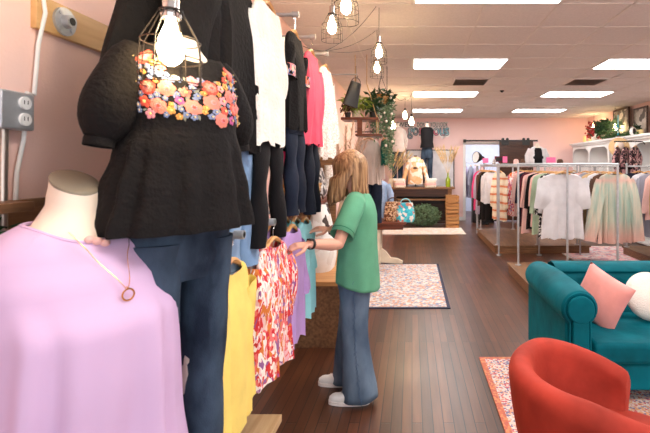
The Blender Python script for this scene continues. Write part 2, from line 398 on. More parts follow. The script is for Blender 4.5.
for x, y, w in ((.92, 6.97, 'above the middle rug, left of the dark sprinkler'), (2.74, 6.97, 'above the clothes racks on the right')):
    t = thing('ceiling_vent', 'square louvred metal air vent in ceiling '+w, 'vent', (x, y, CEIL))
    f = MB(); f.bb(-.28, .28, -.28, .28, -.004, -.001); f.build('backing', 'black', t, False)
    f = MB()
    for s in (-1, 1):
        f.bb(-.28, .28, s*.27-.015, s*.27+.015, -.02, -.004); f.bb(s*.27-.015, s*.27+.015, -.255, .255, -.02, -.004)
    f.build('frame', 'tbar', t, False)
    f = MB(); rt = Matrix.Rotation(R(35), 3, 'X')
    for k in range(8): f.box((0, -.21+k*.06, -.014), (.5, .032, .003), rt)
    f.build('louvres', 'conduit', t, False)
t = MB(); t.lathe([(.04, -.004), (.04, -.012), (.015, -.03), (.02, -.035)], n=14)
o = t.build('ceiling_sprinkler', 'black'); o.location = P(502, 91, 7.8); o.location.z = CEIL
tag(o, 'small dark round sprinkler on the ceiling between the two vents', 'sprinkler')

# ------------------------------------------------------------------ garments
def sgn(x, p): return math.copysign(abs(x)**p, x)
def garment_mb(W=.2, L=.6, hem=.24, nw=.075, nd=.05, sl=.25, sw=.075, spread=.10, amp=.012, k=5, seed=0, dep=.035, z0=-.10, neck_back=.0, flare_sl=1.0, open_front=False, peplum=None):
    """a top on a hanger, facing -y, hook at the origin; one continuous garment with two sleeves"""
    rnd = random.Random(seed); ph = [rnd.uniform(0, 6.28) for _ in range(6)]
    m = MB(); n = 44; rings = []
    prof = [(0, nw, z0)]
    for i in range(1, 6):
        s = i/5; prof.append((0, nw+(W-nw)*math.sin(s*PI/2)**.9, z0-.075*s**1.2))
    for i in range(1, 19):
        s = i/18
        w = W*.93+(hem-W*.93)*s**1.1
        if peplum and s > peplum: w += .03*min(1, (s-peplum)*8)
        prof.append((s, w, z0-.075-(L-.075)*s))
    for s, w, z in prof:
        ring = []
        for j in range(n):
            a = 2*PI*j/n; cx, sy = math.cos(a), math.sin(a)
            x = w*sgn(cx, .75); d = dep*(.45+.75*min(1, s*3+.3)) if s else dep*.6
            y = d*sgn(sy, .8)
            u = x/max(w, .01)
            fo = amp*(s**.7)*(math.sin(k*u*PI+ph[0])+.6*math.sin((k*1.7)*u*PI+ph[1]+s*2))*(1 if sy < 0 else -.8)
            y += fo*(1-abs(cx)**6)
            x += amp*.5*s*math.sin(7*a+ph[2])
            zz = z+.012*s**4*math.sin(3*u*PI+ph[3])
            if s == 0:
                f = max(0, 1-(x/max(nw, .01))**2) if abs(x) <= nw else 0
                q = max(0, (1-(w-nw)/(W-nw)*2.2)) if W > nw else 0
                zz -= nd*f*q*(1 if sy < 0 else .25+neck_back)
            ring.append((x, y, zz))
        rings.append(ring)
    m.loft(rings, False, False)
    if sl > 0:
        for sd in (-1, 1):
            sr = []; steps = 12; j1 = rnd.uniform(-.02, .02)
            for i in range(steps+1):
                s = i/steps
                cx = sd*(W*.80+spread*s**.8+.01); cz = z0-.095-sl*s*.985; cy = j1*s+.012*math.sin(s*5+ph[4])
                hw = (sw*(1+(flare_sl-1)*s))*(1 if s > .06 else .9); hd = .025+.012*math.sin(s*3)
                if flare_sl < 0.99 and i == steps: hw *= .8
                rr = []
                for j in range(18):
                    a = 2*PI*j/18
                    tilt = spread/sl*.8 if sl else 0
                    xx = hw*math.cos(a); 
                    rr.append((cx+xx, cy+hd*math.sin(a)+amp*.5*math.sin(a*4+ph[5]+s*3), cz+ -sd*xx*(-.35)*(1-s)+xx*sd*(.15)*s))
                sr.append(rr)
            m.loft(sr, False, False)
    return m
def hanger_into(root, w=.19, color='hanger'):
    f = MB(); pts = []
    for i in range(13):
        s = -1+i/6; pts.append((s*w, 0, -.082-.075*abs(s)**1.5))
    f.tube(pts, [.006+.006*math.sin(PI*i/12) for i in range(13)], 6, up=(0, 1, 0)); 
    f.tube([(-w*.86, 0, -.142), (w*.86, 0, -.142)], .004, 6)
    f.build('hanger_body', color, root)
    f = MB(); f.torus((0, 0, -.019), .021, .002, 'Y', 12, 5, (R(-90), R(180)))
    f.tube([(0, 0, -.04), (0, 0, -.082)], .002, 5)
    f.build('hook', 'chrome', root)
def hang(pos, rz, mat, short, label, spec, group=None, cat='top', name='blouse', hl=None, hanger=True, jit=.03, details=None):
    a = rz+random.uniform(-jit, jit)
    mb = garment_mb(**spec)
    o = mb.build(name, mat); o.location = pos; o.rotation_euler = (0, 0, a)
    tag(o, label, cat, group)
    if details: details(o)
    if hanger:
        h = thing('clothes_hanger', hl or 'pale wooden hanger holding the '+' '.join(short.split()[:11]), 'hanger', pos, a, 'wooden clothes hangers')
        hanger_into(h, min(.2, spec.get('W', .2)*.92))
    return o
def pants_mb(wst=.16, L=.95, hip=.19, knee=.08, hemw=.085, dep=.035, seed=0, gap=.0, zt=0):
    rnd = random.Random(seed); m = MB(); n = 28; rings = []
    for i in range(8):
        s = i/7; w = wst+(hip-wst)*math.sin(s*PI/2); z = zt-.27*s
        rings.append([(w*sgn(math.cos(2*PI*j/n), .8), dep*(1+.5*s)*sgn(math.sin(2*PI*j/n), .85), z) for j in range(n)])
    m.loft(rings, True, True)
    for sd in (-1, 1):
        rings = []; ph = rnd.uniform(0, 6)
        for i in range(15):
            s = i/14; c = sd*(hip*.5+gap*s)
            w = hip*.5+(knee-hip*.5)*min(1, s*2.2) if s < .45 else knee+(hemw-knee)*(s-.45)/.55
            z = zt-.23-(L-.23)*s
            rings.append([(c+w*math.cos(2*PI*j/20)+.004*math.sin(9*s+ph), dep*(1.3+1.2*s)*math.sin(2*PI*j/20)+.006*math.sin(14*s+ph+2*math.cos(2*PI*j/20)), z) for j in range(20)])
        m.loft(rings, True, False)
    return m

# ------------------------------------------------------------------ left wall: faceout rails
BX = -.61; ZU, ZLo = 2.335, 1.27
LY = [1.60, 1.96, 2.37, 2.78, 3.2]
where = ['behind the embroidered black top', 'by the white lace top', 'by the dark blouse with floral trim', 'by the coral top', 'by the cream sequinned top']
wlow = ['holding yellow tops', 'holding red printed tops', 'holding lavender tops', 'holding aqua tops', None]
def rail(y, z, lab):
    t = thing('wall_rail', lab, 'clothes rail', (XL, y, z), 0, 'pipe rails on the left wall')
    L_ = BX-XL
    f = MB(); f.tube([(.01, 0, 0), (L_, 0, 0)], .0107, 10); f.build('pipe', 'metal', t)
    f = MB(); f.tube([(L_-.035, 0, 0), (L_, 0, 0)], .0165, 12); f.build('end_cap', 'metal', t)
    f = MB(); f.tube([(0.0, 0, 0), (.008, 0, 0), (.012, 0, 0), (.03, 0, 0)], [.045, .045, .02, .017], 18); f.build('flange', 'metal', t)
for i, y in enumerate(LY):
    rail(y, ZU, 'grey pipe rail high on the left wall '+where[i])
    if wlow[i]: rail(y, ZLo, 'grey pipe rail low on the left wall '+wlow[i])
f90 = R(90)
# upper row
S = lambda **k: k
hang((BX-.26, 1.60, ZU), f90, 'blackc', 'black top nearest the wall at upper left', 'black crepe top hanging nearest the wall behind the caged lamp', S(W=.2, L=.62, hem=.24, sl=.4, sw=.08, seed=1))
hang((BX-.07, 1.66, ZU), f90, 'blackc', 'black ruffled top beside the caged lamp', 'loose black top with hanging ruffle beside the white lace top', S(W=.22, L=.66, hem=.27, sl=.42, sw=.12, spread=.06, amp=.022, seed=2, flare_sl=1.3))
hang((BX-.16, 1.68, ZU), f90, 'blackc', 'long black top behind the ruffled one', 'longer black top hanging between ruffled black top and the wall', S(W=.2, L=.80, hem=.26, sl=.45, sw=.09, amp=.02, seed=3))
hang((BX-.035, 1.97, ZU), f90, 'whitec', 'white lace top', 'white lace short-sleeved top hanging high over black leggings', S(W=.175, L=.62, hem=.18, nd=.10, nw=.09, sl=.30, sw=.055, spread=.02, amp=.008, seed=4))
def cuffs(o):
    for sd in (-1, 1):
        f = MB(); f.loft([[(sd*.160+.066*math.cos(2*PI*j/20), .045*math.sin(2*PI*j/20), z) for j in range(20)] for z in (-.30, -.36)], False, False); f.build('floral_cuff', 'cuffprint', o)
M['cuffprint'] = pattern('cuff_print', [rgb(230, 150, 150), rgb(40, 34, 40), rgb(240, 210, 190), rgb(110, 130, 180), rgb(226, 120, 90)], 60, .3)
hang((BX-.03, 2.40, ZU), f90, 'blackc', 'black blouse with floral cuffs', 'black blouse with small floral cuffs hanging high over dark jeans', S(W=.16, L=.52, hem=.165, sl=.17, sw=.055, spread=.02, seed=5), details=cuffs)
hang((BX-.12, 2.34, ZU), f90, 'blackc', 'plain black blouse next to the white lace top', 'plain black blouse hanging behind the floral-cuff blouse', S(W=.19, L=.62, hem=.22, sl=.3, sw=.08, seed=6))
hang((BX-.03, 2.80, ZU), f90, 'coral', 'coral pink top', 'coral pink long-sleeved top hanging high over navy jeans', S(W=.16, L=.58, hem=.17, sl=.5, sw=.05, spread=.02, seed=7))
hang((BX-.15, 2.78, ZU), f90, 'fuchsia', 'fuchsia top behind the coral one', 'deep fuchsia top showing below and behind the coral top', S(W=.19, L=.78, hem=.22, sl=.5, sw=.06, spread=.04, seed=8))
hang((BX-.02, 3.22, ZU), f90, 'creamseq', 'cream sequinned top', 'cream sequinned top hanging high, farthest along left wall', S(W=.19, L=.66, hem=.2, sl=.45, sw=.06, spread=.05, seed=9))
hang((BX-.15, 3.16, ZU), f90, 'creamseq', 'second cream top nearer the wall', 'cream top hanging between the sequinned top and the wall', S(W=.19, L=.56, hem=.2, sl=.4, sw=.06, seed=10))
hang((BX-.24, 3.22, ZU), f90, 'greylace', 'grey lace top', 'long grey lace top hanging behind cream sequinned top', S(W=.19, L=.80, hem=.22, sl=.3, sw=.06, seed=11))
def trousers(pos, mat, label, **k):
    k.setdefault('dep', .016); o = pants_mb(**k).build('trousers', mat); o.location = pos; o.rotation_euler = (0, 0, f90+random.uniform(-.02, .02))
    tag(o, label, 'trousers', 'trousers under the upper tops')
    c = thing('clip_hanger', 'metal clip hanger holding the '+label, 'hanger', pos, f90, 'clip hangers')
    w = k.get('wst', .16)
    f = MB(); f.tube([(-w, 0, .03), (w, 0, .03)], .003, 6); f.tube([(0, 0, .03), (0, 0, ZU-pos[2]+.02)], .0018, 5)
    f.build('bar', 'chrome', c)
    for s in (-1, 1):
        f = MB(); f.box((s*w*.8, 0, .01), (.02, .05, .045)); f.build('clip', 'chrome', c, bevel=.003)
trousers((BX-.19, 1.60, 1.98), 'blackp', 'black leggings below the black tops', L=.9, knee=.06, hemw=.05, wst=.13, hip=.15, seed=1)
trousers((BX-.035, 1.98, 1.96), 'blackp', 'black leggings below the white lace top', L=.78, knee=.052, hemw=.036, wst=.14, hip=.155, gap=.07, seed=2)
trousers((BX-.08, 1.75, 1.86), 'jeansl', 'light blue jeans peeking out beside the embroidered top', L=.75, knee=.07, hemw=.07, seed=3)
trousers((BX-.03, 2.41, 1.96), 'jeansd', 'dark blue jeans below the floral-cuff blouse', L=.70, knee=.07, hemw=.055, wst=.14, hip=.155, seed=4)
trousers((BX-.03, 2.81, 1.96), 'jeansn', 'navy jeans below the coral top', L=.74, knee=.065, hemw=.05, wst=.12, hip=.14, seed=5)
# lower row
def low(y, mat, word, n_, spec, x0=-.03, dx=.062, gr=None, short=None):
    for k in range(n_):
        pos_w = ['outermost on its rail', 'second from the aisle on its rail', 'third from the aisle on its rail', 'fourth from the aisle on its rail', 'closest to the wall on its rail'][k]
        sp = dict(spec); sp['seed'] = int(y*100)+k; 
        hang((BX+x0-dx*k, y+random.uniform(-.02, .02), ZLo), f90, mat, f'{short or word}, {pos_w}', f'{word}, {pos_w}', sp, gr, jit=.07)
low(1.55, 'yellow', 'yellow long-sleeved top hanging low beside mannequin jeans', 4, S(W=.175, L=.56, hem=.2, nw=.085, nd=.08, sl=.52, sw=.05, spread=.01), gr='yellow tops', short='yellow long-sleeved top')
low(2.04, 'redfloral', 'red and white brush-print blouse on low rail', 5, S(W=.18, L=.58, hem=.215, sl=.30, sw=.065, spread=.02, amp=.018), dx=.055, gr='red printed blouses', short='red and white blouse')
low(2.47, 'lavender', 'plain lavender top on low rail', 3, S(W=.165, L=.62, hem=.18, sl=.30, sw=.05, spread=.012), x0=-.06, gr='lavender tops', short='plain lavender top')
low(2.83, 'aqua', 'pale aqua top on low rail beside the customer', 4, S(W=.155, L=.60, hem=.165, sl=.25, sw=.05, spread=.012), x0=-.08, gr='aqua tops', short='aqua top')

# board with flange, outlet box, conduits
t = thing('mounting_board', 'light pine board fixed high on pink wall at upper left', 'board', (XL, 1.42, 2.0))
f = MB(); f.bb(0, .02, -.06, .95, -.052, .055); f.build('plank', 'pine', t, bevel=.002)
f = MB(); f.tube([(.02, .045, .0), (.028, .045, .0)], .046, 24); f.tube([(.028, .045, 0), (.05, .045, 0)], [.022, .02], 16)
for k in range(4):
    a = R(45+90*k); f.tube([(.028, .045+.034*math.cos(a), .034*math.sin(a)), (.033, .045+.034*math.cos(a), .034*math.sin(a))], .007, 8)
f.build('pipe_flange', 'metal', t); f = MB(); f.tube([(.0495, .045, 0), (.051, .045, 0)], .013, 12); f.build('pipe_opening', 'black', t)
m = MB(); m.bb(XL, XL+.02, -.2, 2.6, 1.27, 1.42); o = m.build('mounting_board', 'oak_y', bevel=.002)
tag(o, 'brown board along the pink wall behind the low clothes rails', 'board')
t = thing('power_outlet', 'steel double power outlet box on pink wall at far left', 'outlet', (XL, 1.27, 1.68))
f = MB(); f.bb(0, .045, -.055, .055, -.055, .055); f.build('box', 'metal', t, bevel=.006)
for zz in (-.024, .024):
    g = MB(); g.tube([(.045, .018, zz), (.051, .018, zz)], .019, 18); s_ = g.build('socket', 'white', t)
    g = MB()
    for q in (-.006, .006): g.bb(.051, .0515, .018+q-.0012, .018+q+.0012, zz-.004, zz+.008)
    g.build('slot', 'black', s_)
f = MB(); f.bb(0, .04, -.20, -.06, -.05, .055); o = f.build('junction_box', 'pink_wall', bevel=.004); o.location = (XL, 1.27, 1.68)
tag(o, 'pink painted junction box left of the steel outlet', 'junction box')
f = MB(); f.tube([(XL+.02, 1.25, 1.645), (XL+.02, 1.25, 1.60), (XL+.032, 1.235, 1.5), (XL+.032, 1.23, 0.0)], .011, 10)
tag(f.build('conduit', 'conduit'), 'steel conduit pipe running down below the outlet box', 'pipe')
f = MB(); f.tube([(XL+.02, 1.32, 1.66), (XL+.015, 1.32, 1.60), (XL+.012, 1.30, 1.5), (XL+.012, 1.285, 1.2)], .006, 8)
tag(f.build('wall_cable', 'white'), 'thin pale cable running down right of the conduit', 'cable')
f = MB(); f.tube([(XL+.012, 1.385, CEIL), (XL+.012, 1.385, 2.1), (XL+.03, 1.38, 2.0), (XL+.012, 1.375, 1.9), (XL+.012, 1.36, 1.74), (XL+.02, 1.325, 1.74)], .006, 8)
tag(f.build('wall_cable', 'white'), 'white cable running up the wall from outlet past the pine board', 'cable')
t = thing('wall_shelf', 'narrow wooden shelf end behind the lavender form shoulder', 'shelf', (XL, 1.12, 1.40))
f = MB(); f.bb(0, .16, -.5, .07, 0, .025); f.build('board', 'oak_y', t, bevel=.002)
f = MB(); f.bb(0, .02, -.3, -.28, -.1, 0); f.build('bracket', 'darkmetal', t)
def leaves(m, c, r, n_, ls, seed=0, aspect=.45, hollow=0):
    rnd = random.Random(seed)
    for _ in range(n_):
        d = Vector((rnd.gauss(0, 1), rnd.gauss(0, 1), rnd.gauss(0, 1))).normalized()
        q = rnd.uniform(.35 if hollow == 0 else hollow, 1)**.6
        p = Vector(c)+Vector((d.x*r[0]*q, d.y*r[1]*q, d.z*r[2]*q))
        a = Vector((rnd.gauss(0, 1), rnd.gauss(0, 1), rnd.gauss(0, .7)-.2)).normalized()
        b = a.cross(Vector((rnd.random(), rnd.random(), rnd.random())).normalized()).normalized()
        nn = a.cross(b); L_ = ls*rnd.uniform(.6, 1.3); w = L_*aspect*.5
        m.add([p, p+a*L_*.5+b*w+nn*L_*.06, p+a*L_, p+a*L_*.5-b*w+nn*L_*.06, p+a*L_*.5-nn*L_*.05], [(0, 1, 4), (1, 2, 4), (2, 3, 4), (3, 0, 4)])
f = MB(); leaves(f, (XL+.08, 1.02, 1.355), (.06, .18, .04), 160, .04, 3)
o = f.build('trailing_garland', 'leafd'); tag(o, 'dark leafy garland under the narrow shelf at far left', 'garland')

# ------------------------------------------------------------------ mannequin forms
def ring(a, b, z, n=40, cy=0, p=.85, fo=0, k=8, ph=0, cx=0):
    r = []
    for j in range(n):
        t = 2*PI*j/n
        q = 1+fo*math.sin(k*t+ph)+fo*.6*math.sin((k*1.6//1)*t+ph*2)
        r.append((cx+a*q*sgn(math.cos(t), p), cy+b*q*sgn(math.sin(t), p), z))
    return r
def interp(tab, z):
    for i in range(len(tab)-1):
        if tab[i][0] >= z >= tab[i+1][0]:
            s = (tab[i][0]-z)/(tab[i][0]-tab[i+1][0]); s = s*s*(3-2*s)
            return [x+(y-x)*s for x, y in zip(tab[i][1:], tab[i+1][1:])]
    return list(tab[-1][1:])
# heights measured down from the neck top (0); half-width, half-depth, centre y
TORSO = [(0.0, .050, .052, .0), (-.06, .056, .058, .005), (-.10, .085, .068, .005), (-.13, .150, .080, 0), (-.17, .185, .088, -.005), (-.25, .172, .105, -.02), (-.34, .160, .118, -.03), (-.42, .140, .098, -.012), (-.52, .122, .085, .0), (-.62, .155, .10, .01), (-.74, .175, .115, .015), (-.84, .165, .11, .01)]
def torso(m, sc=1, zend=-.84, cut=0, z=0):
    rs = []
    while z > zend:
        a, b, c = interp(TORSO, z); q = ring(a*sc, b*sc, z*sc, cy=c*sc); k_ = cut*max(0, 1+z/.09)
        rs.append([(x, y, zz+y*k_) for x, y, zz in q]); z -= .02
    m.loft(rs)
t = thing('dress_form', 'lavender-clad torso form with capped neck, nearest at lower left', 'mannequin', (-.865, 1.13, 1.475), R(62))
FZ = 1.0
m = MB(); torso(m, 1.0, cut=.55); m.build('torso', 'form', t)
m = MB(); m.lathe([(.050, -.004), (.053, 0), (.053, .006), (.048, .009)], n=28); m.v = [(x, y, z+y*.55) for x, y, z in m.v]; m.build('neck_cap', 'formtop', t)
m = MB(); m.tube([(0, 0, -.83), (0, 0, -1.18)], .02, 12); m.build('pole', 'metal', t)
m = MB(); m.lathe([(.16, -1.19), (.16, -1.175), (.03, -1.15)]); m.build('base', 'black', t)
# lavender top: wide relaxed garment
LAV = [(-.095, .108, .082, -.004), (-.125, .160, .098, -.005), (-.165, .200, .108, -.01), (-.25, .205, .135, -.03), (-.34, .205, .165, -.05), (-.45, .212, .17, -.045), (-.60, .222, .178, -.03), (-.80, .243, .195, -.02)]
m = MB(); rs = []
for i in range(37):
    z = -.095-(.80-.095)*i/36; a, b, c = interp(LAV, z); s = max(0, (i-8)/28)
    r_ = ring(a, b, z, 120, c, .88, .085*s**.7, 10, 1.1)
    if i < 5: r_ = [(x, y, zz-(.045*(1-i/5)*max(0, 1-(x/.11)**2) if y < 0 else 0)) for x, y, zz in r_]
    rs.append(r_)
m.loft(rs, False, False)
for sd in (-1, 1):
    pts = [(sd*(.165+.065*s**.7), .01+.02*s, -.165-.58*s) for s in [i/12 for i in range(13)]]
    m.tube(pts, [.055, .068, .072, .072, .07, .068, .066, .065, .064, .063, .062, .06, .055], 20, False)
g = m.build('top', 'lav', None); tag(g, 'lavender jersey top dressed on the nearest torso form', 'top')
g.location = t.location; g.rotation_euler = t.rotation_euler
m = MB(); m.tube([(x, y-.004, z-.003) for x, y, z in rs[0]+rs[0][:1]], .005, 6, False); m.build('neckband', 'lav', g)
t.rotation_euler = t.rotation_euler
# necklace
nk = thing('necklace', 'long thin gold necklace with small ring pendant over the lavender top', 'necklace', t.location, R(62))
def front(x, z, tab=LAV, off=.006):
    a, b, c = interp(tab, z); u = min(.98, abs(x)/a)
    return (x, c-b*(1-u**(2/.88))**(.44)-off, z)
m = MB(); pts = [front(-.06+.088*(i/14), -.11-.145*(i/14)**1.0, off=.012) for i in range(15)]
m.tube(pts, .0009, 5); m.tube([front(.08-.048*(i/14), -.105-.15*(i/14), off=.012) for i in range(15)], .0009, 5); m.build('chain', 'gold', nk)
m = MB(); c0 = front(.03, -.268, off=.012); m.torus(c0, .014, .0022, 'Y', 18, 6); m.tube([(c0[0], c0[1], c0[2]+.014), front(.03, -.25, off=.01)], .0015, 5)
m.build('pendant', 'gold', nk)
m = MB()
for k in range(3): m.ell(front(-.012+.016*k, -.135-.006*k, off=-.012), (.012, .008, .01), 10, 6)
o = m.build('choker_bead', 'palepink', nk)

# embroidered black top on a mannequin with jeans
mq = thing('mannequin', 'pale headless mannequin wearing an embroidered black top and jeans', 'mannequin', (-.690, 1.30, 1.935), R(60)); mq.scale = (.85, .85, .85)
m = MB(); torso(m, 1.0, -.80, z=-.05)
for sd in (-1, 1):
    m.tube([(sd*.09, .01, -.72), (sd*.085, .0, -1.1), (sd*.08, .01, -1.25), (sd*.075, .02, -1.80)], [.088, .06, .052, .034], 18)
m.build('body', 'form', mq)
m = MB(); m.lathe([(.054, -.053), (.057, -.05), (.057, -.046), (.045, -.042)]); m.build('neck_cap', 'formtop', mq)
m = MB(); m.tube([(0, 0.05, -1.2), (0, .05, -1.89)], .012, 8); m.lathe([(.17, -1.898), (.17, -1.888), (.02, -1.87)]); m.build('stand', 'black', mq)
TOPT = [(-.07, .082, .072, 0), (-.12, .165, .095, -.002), (-.165, .198, .104, -.005), (-.25, .186, .122, -.02), (-.33, .180, .134, -.03), (-.36, .178, .136, -.028), (-.45, .205, .155, -.02), (-.58, .235, .18, -.01), (-.69, .262, .20, 0)]
m = MB(); rs = []
for i in range(41):
    z = -.075-(.70-.075)*i/40; a, b, c = interp(TOPT, z); s = max(0, (i-18)/22)
    r_ = ring(a, b, z, 140, c, .9, .04*min(1, s*2.0), 13, .4)
    if i < 9: r_ = [(x, y, zz-(.05*(1-i/9)*max(0, 1-(x/.12)**2) if y < 0 else 0)) for x, y, zz in r_]
    rs.append(r_)
m.loft(rs, False, False)
for sd in (-1, 1):
    pts = [(sd*(.140+.105*s**.85), .0, -.115-.29*s) for s in [i/12 for i in range(13)]]
    rr = [.045, .058, .064, .069, .073, .077, .080, .082, .082, .079, .072, .060, .042]
    m.tube(pts, rr, 24, True)
    m.tube([(pts[-1][0], 0, pts[-1][2]), (pts[-1][0]+sd*.004, 0, pts[-1][2]-.025)], .041, 20, False)
# flowers stitched on the yoke
FL = ['emb_red', 'emb_pink', 'emb_orange', 'emb_blue', 'emb_salmon', 'emb_centre', 'emb_leaf', 'emb_magenta']
for nm, c in zip(FL, [rgb(206, 82, 66), rgb(232, 150, 160), rgb(228, 160, 84), rgb(124, 140, 182), rgb(228, 132, 116), rgb(238, 212, 140), rgb(140, 144, 130), rgb(200, 92, 150)]):
    M[nm] = fabric(nm, c, .6, .5, 300)
def yoke(u, z, off):
    a, b, c = interp(TOPT, z); t_ = -PI/2+u
    return Vector((a*sgn(math.cos(t_), .9), c+b*sgn(math.sin(t_), .9), z))
def on_yoke(u, z, dx, dy, off):
    p = yoke(u+dx/.16, z+dy, 0); c = Vector((0, 0, p.z)); nrm = (Vector((p.x*.5, p.y, 0))).normalized()
    return p+nrm*off
def flower(u, z, r, petals, mi, mc, layers=1):
    for la in range(layers):
        rr = r*(1-.33*la); ph = la*.5+u*7; m.cur = mi[la % len(mi)]
        for k in range(petals):
            a = 2*PI*k/petals+ph; cx, cy = math.cos(a)*rr*.6, math.sin(a)*rr*.6
            pr = rr*.42; n_ = 8; off = .004+.002*la
            vs = [on_yoke(u, z, cx, cy, off+.003)]+[on_yoke(u, z, cx+pr*math.cos(2*PI*j/n_), cy+pr*math.sin(2*PI*j/n_), off) for j in range(n_)]
            m.add(vs, [(0, j+1, (j+1) % n_+1) for j in range(n_)])
    m.cur = mc; pr = r*.28
    vs = [on_yoke(u, z, 0, 0, .013)]+[on_yoke(u, z, pr*math.cos(2*PI*j/8), pr*math.sin(2*PI*j/8), .009) for j in range(8)]
    m.add(vs, [(0, j+1, (j+1) % 8+1) for j in range(8)])
def sprig(u, z, a, L_, mi):
    m.cur = mi; vs = []
    for q, w in ((0, 0), (.3, .22), (.65, .18), (1, 0)):
        for s in ((-1, 1) if w else (0,)):
            vs.append(on_yoke(u, z, math.cos(a)*q*L_-math.sin(a)*s*w*L_, math.sin(a)*q*L_+math.cos(a)*s*w*L_, .004))
    m.add(vs, [(0, 1, 2), (1, 3, 4, 2), (3, 5, 4)])
rnd = random.Random(5); placed = []
tries = 0
while len(placed) < 92 and tries < 12000:
    tries += 1
    u = rnd.uniform(-1.25, 1.25); z = rnd.uniform(-.335, -.145)
    if z > -.20 and abs(u) < .5: continue
    r = rnd.choice([.020, .017, .014, .011, .009]) if len(placed) > 14 else .026
    if any(math.hypot((u-a)*.16, z-b) < (r+c)*.86 for a, b, c in placed): continue
    placed.append((u, z, r))
    if r > .022: flower(u, z, r, 7, [1+rnd.choice([0, 4]), 5, 2], 1+rnd.choice([0, 4]), 3)
    elif r > .012: flower(u, z, r, 5, [1+rnd.choice([0, 1, 2, 4, 7, 1])], 6)
    else: flower(u, z, r, 5, [1+rnd.choice([3, 3, 2])], 6)
for _ in range(150):
    u = rnd.uniform(-1.2, 1.2); z = rnd.uniform(-.34, -.16)
    if z > -.2 and abs(u) < .5: continue
    if any(math.hypot((u-a)*.16, z-b) < c*.8 for a, b, c in placed): continue
    sprig(u, z, rnd.uniform(0, 6.3), rnd.uniform(.014, .026), rnd.choice([7, 7, 7, 4]))
m.cur = 0
g = m.build('embroidered_top', ['blackc']+FL); tag(g, 'black puff-sleeve top with colourful embroidered flowers across the chest', 'top')
g.location = mq.location; g.scale = mq.scale; g.rotation_euler = (0, 0, R(60))
m = MB(); rs = [ring(.165, .112, -.60, 40, 0), ring(.184, .124, -.70, 40, .01), ring(.180, .122, -.80, 40, .01), ring(.15, .10, -.87, 40, .01)]; m.loft(rs, True, True)
for sd in (-1, 1):
    rs = []
    for i in range(20):
        s = i/19; z = -.74-1.02*s; w = .090-.026*s**.5+.006*math.sin(9*s); rs.append([(sd*.094+w*math.cos(2*PI*j/22)+.004*math.sin(21*s+j), .01*s+(.118-.05*s**.6)*math.sin(2*PI*j/22), z) for j in range(22)])
    m.loft(rs, True, False)
g = m.build('jeans', 'jeansm'); tag(g, 'blue jeans on the mannequin under the embroidered black top', 'jeans'); g.location = mq.location; g.scale = mq.scale; g.rotation_euler = (0, 0, R(60))
# platforms on the left
t = thing('display_platform', 'pale wooden display platform low at bottom left', 'platform', (XL, 0, 0))
f = MB(); f.bb(.01, .53, .9, 2.2, .245, .28); f.build('top', 'plank', t, bevel=.003)
f = MB(); f.bb(.03, .50, .93, 2.17, .0, .245); f.build('base', 'oak_y', t)

# ------------------------------------------------------------------ caged lamps
def cage_lamp(pos, top, lab, sc=1.0, cords=None):
    t = thing('cage_lamp', lab, 'pendant lamp', pos, 0, 'caged string lamps')
    f = MB(); f.lathe([(.012*sc, .075*sc), (.019*sc, .07*sc), (.019*sc, .015*sc), (.024*sc, .01*sc), (.022*sc, 0)], n=16); f.build('socket', 'chrome', t)
    f = MB(); f.lathe([(.010*sc, 0), (.014*sc, -.015*sc), (.027*sc, -.05*sc), (.031*sc, -.075*sc), (.024*sc, -.10*sc), (.008*sc, -.113*sc)], n=18); f.build('bulb', 'bulb', t)
    f = MB(); w = .0016*sc
    rings = [(.025, .02), (.066, -.055), (.07, -.10), (.07, -.16)]
    for r_, z in rings[1:]: f.torus((0, 0, z*sc), r_*sc, w, 'Z', 24, 5)
    for k in range(8):
        a = PI*k/4; f.tube([(r_*sc*math.cos(a), r_*sc*math.sin(a), z*sc) for r_, z in rings], w, 5)
    f.torus((0, 0, .02*sc), .025*sc, w*1.5, 'Z', 16, 5)
    f.build('wire_cage', 'darkmetal', t)
    f = MB(); f.tube([(0, 0, .07*sc), (0, 0, top-pos[2])], .0022, 6)
    for c in cords or []:
        f.tube([Vector(p)-Vector(pos) for p in c], .0022, 6)
    f.build('cord', 'black', t)
pA = P(171, 19, 1.12)
cage_lamp(pA, CEIL, 'large bright caged lamp hanging in front of the embroidered top', 1.05)
cage_lamp(P(346, -6, 2.45), CEIL, 'caged lamp at the top edge of the view, above the smaller one')
cage_lamp(P(332, 17, 2.95), CEIL, 'caged lamp hanging just right of the coral top')
cage_lamp((-.62, .72, 2.32), CEIL, 'added caged lamp above the lavender form, out of view, brightening the left wall')  # extra unseen lamp, added to brighten the near left wall
J = P(325, 51, 3.25)
h1 = Vector((-.30, 3.67, CEIL-.01)); h2 = Vector((-.36, 4.33, CEIL-.01)); h3 = P(375, 47, 4.95)
def sag(a, b, s, n_=10):
    return [a.lerp(b, i/n_)-Vector((0, 0, s*4*(i/n_)*(1-i/n_))) for i in range(n_+1)]
cage_lamp(P(379, 45, 3.72), CEIL, 'upper lamp of the caged pair near the ceiling', .95, [sag(h1, J, .05), sag(J, P(303, 46, 3.1), .01)])
cage_lamp(P(377, 62, 4.33), CEIL, 'lower lamp of the caged pair near the ceiling', .95, [sag(h2, J, .04), sag(J, P(375, 47, 4.9), .03)])
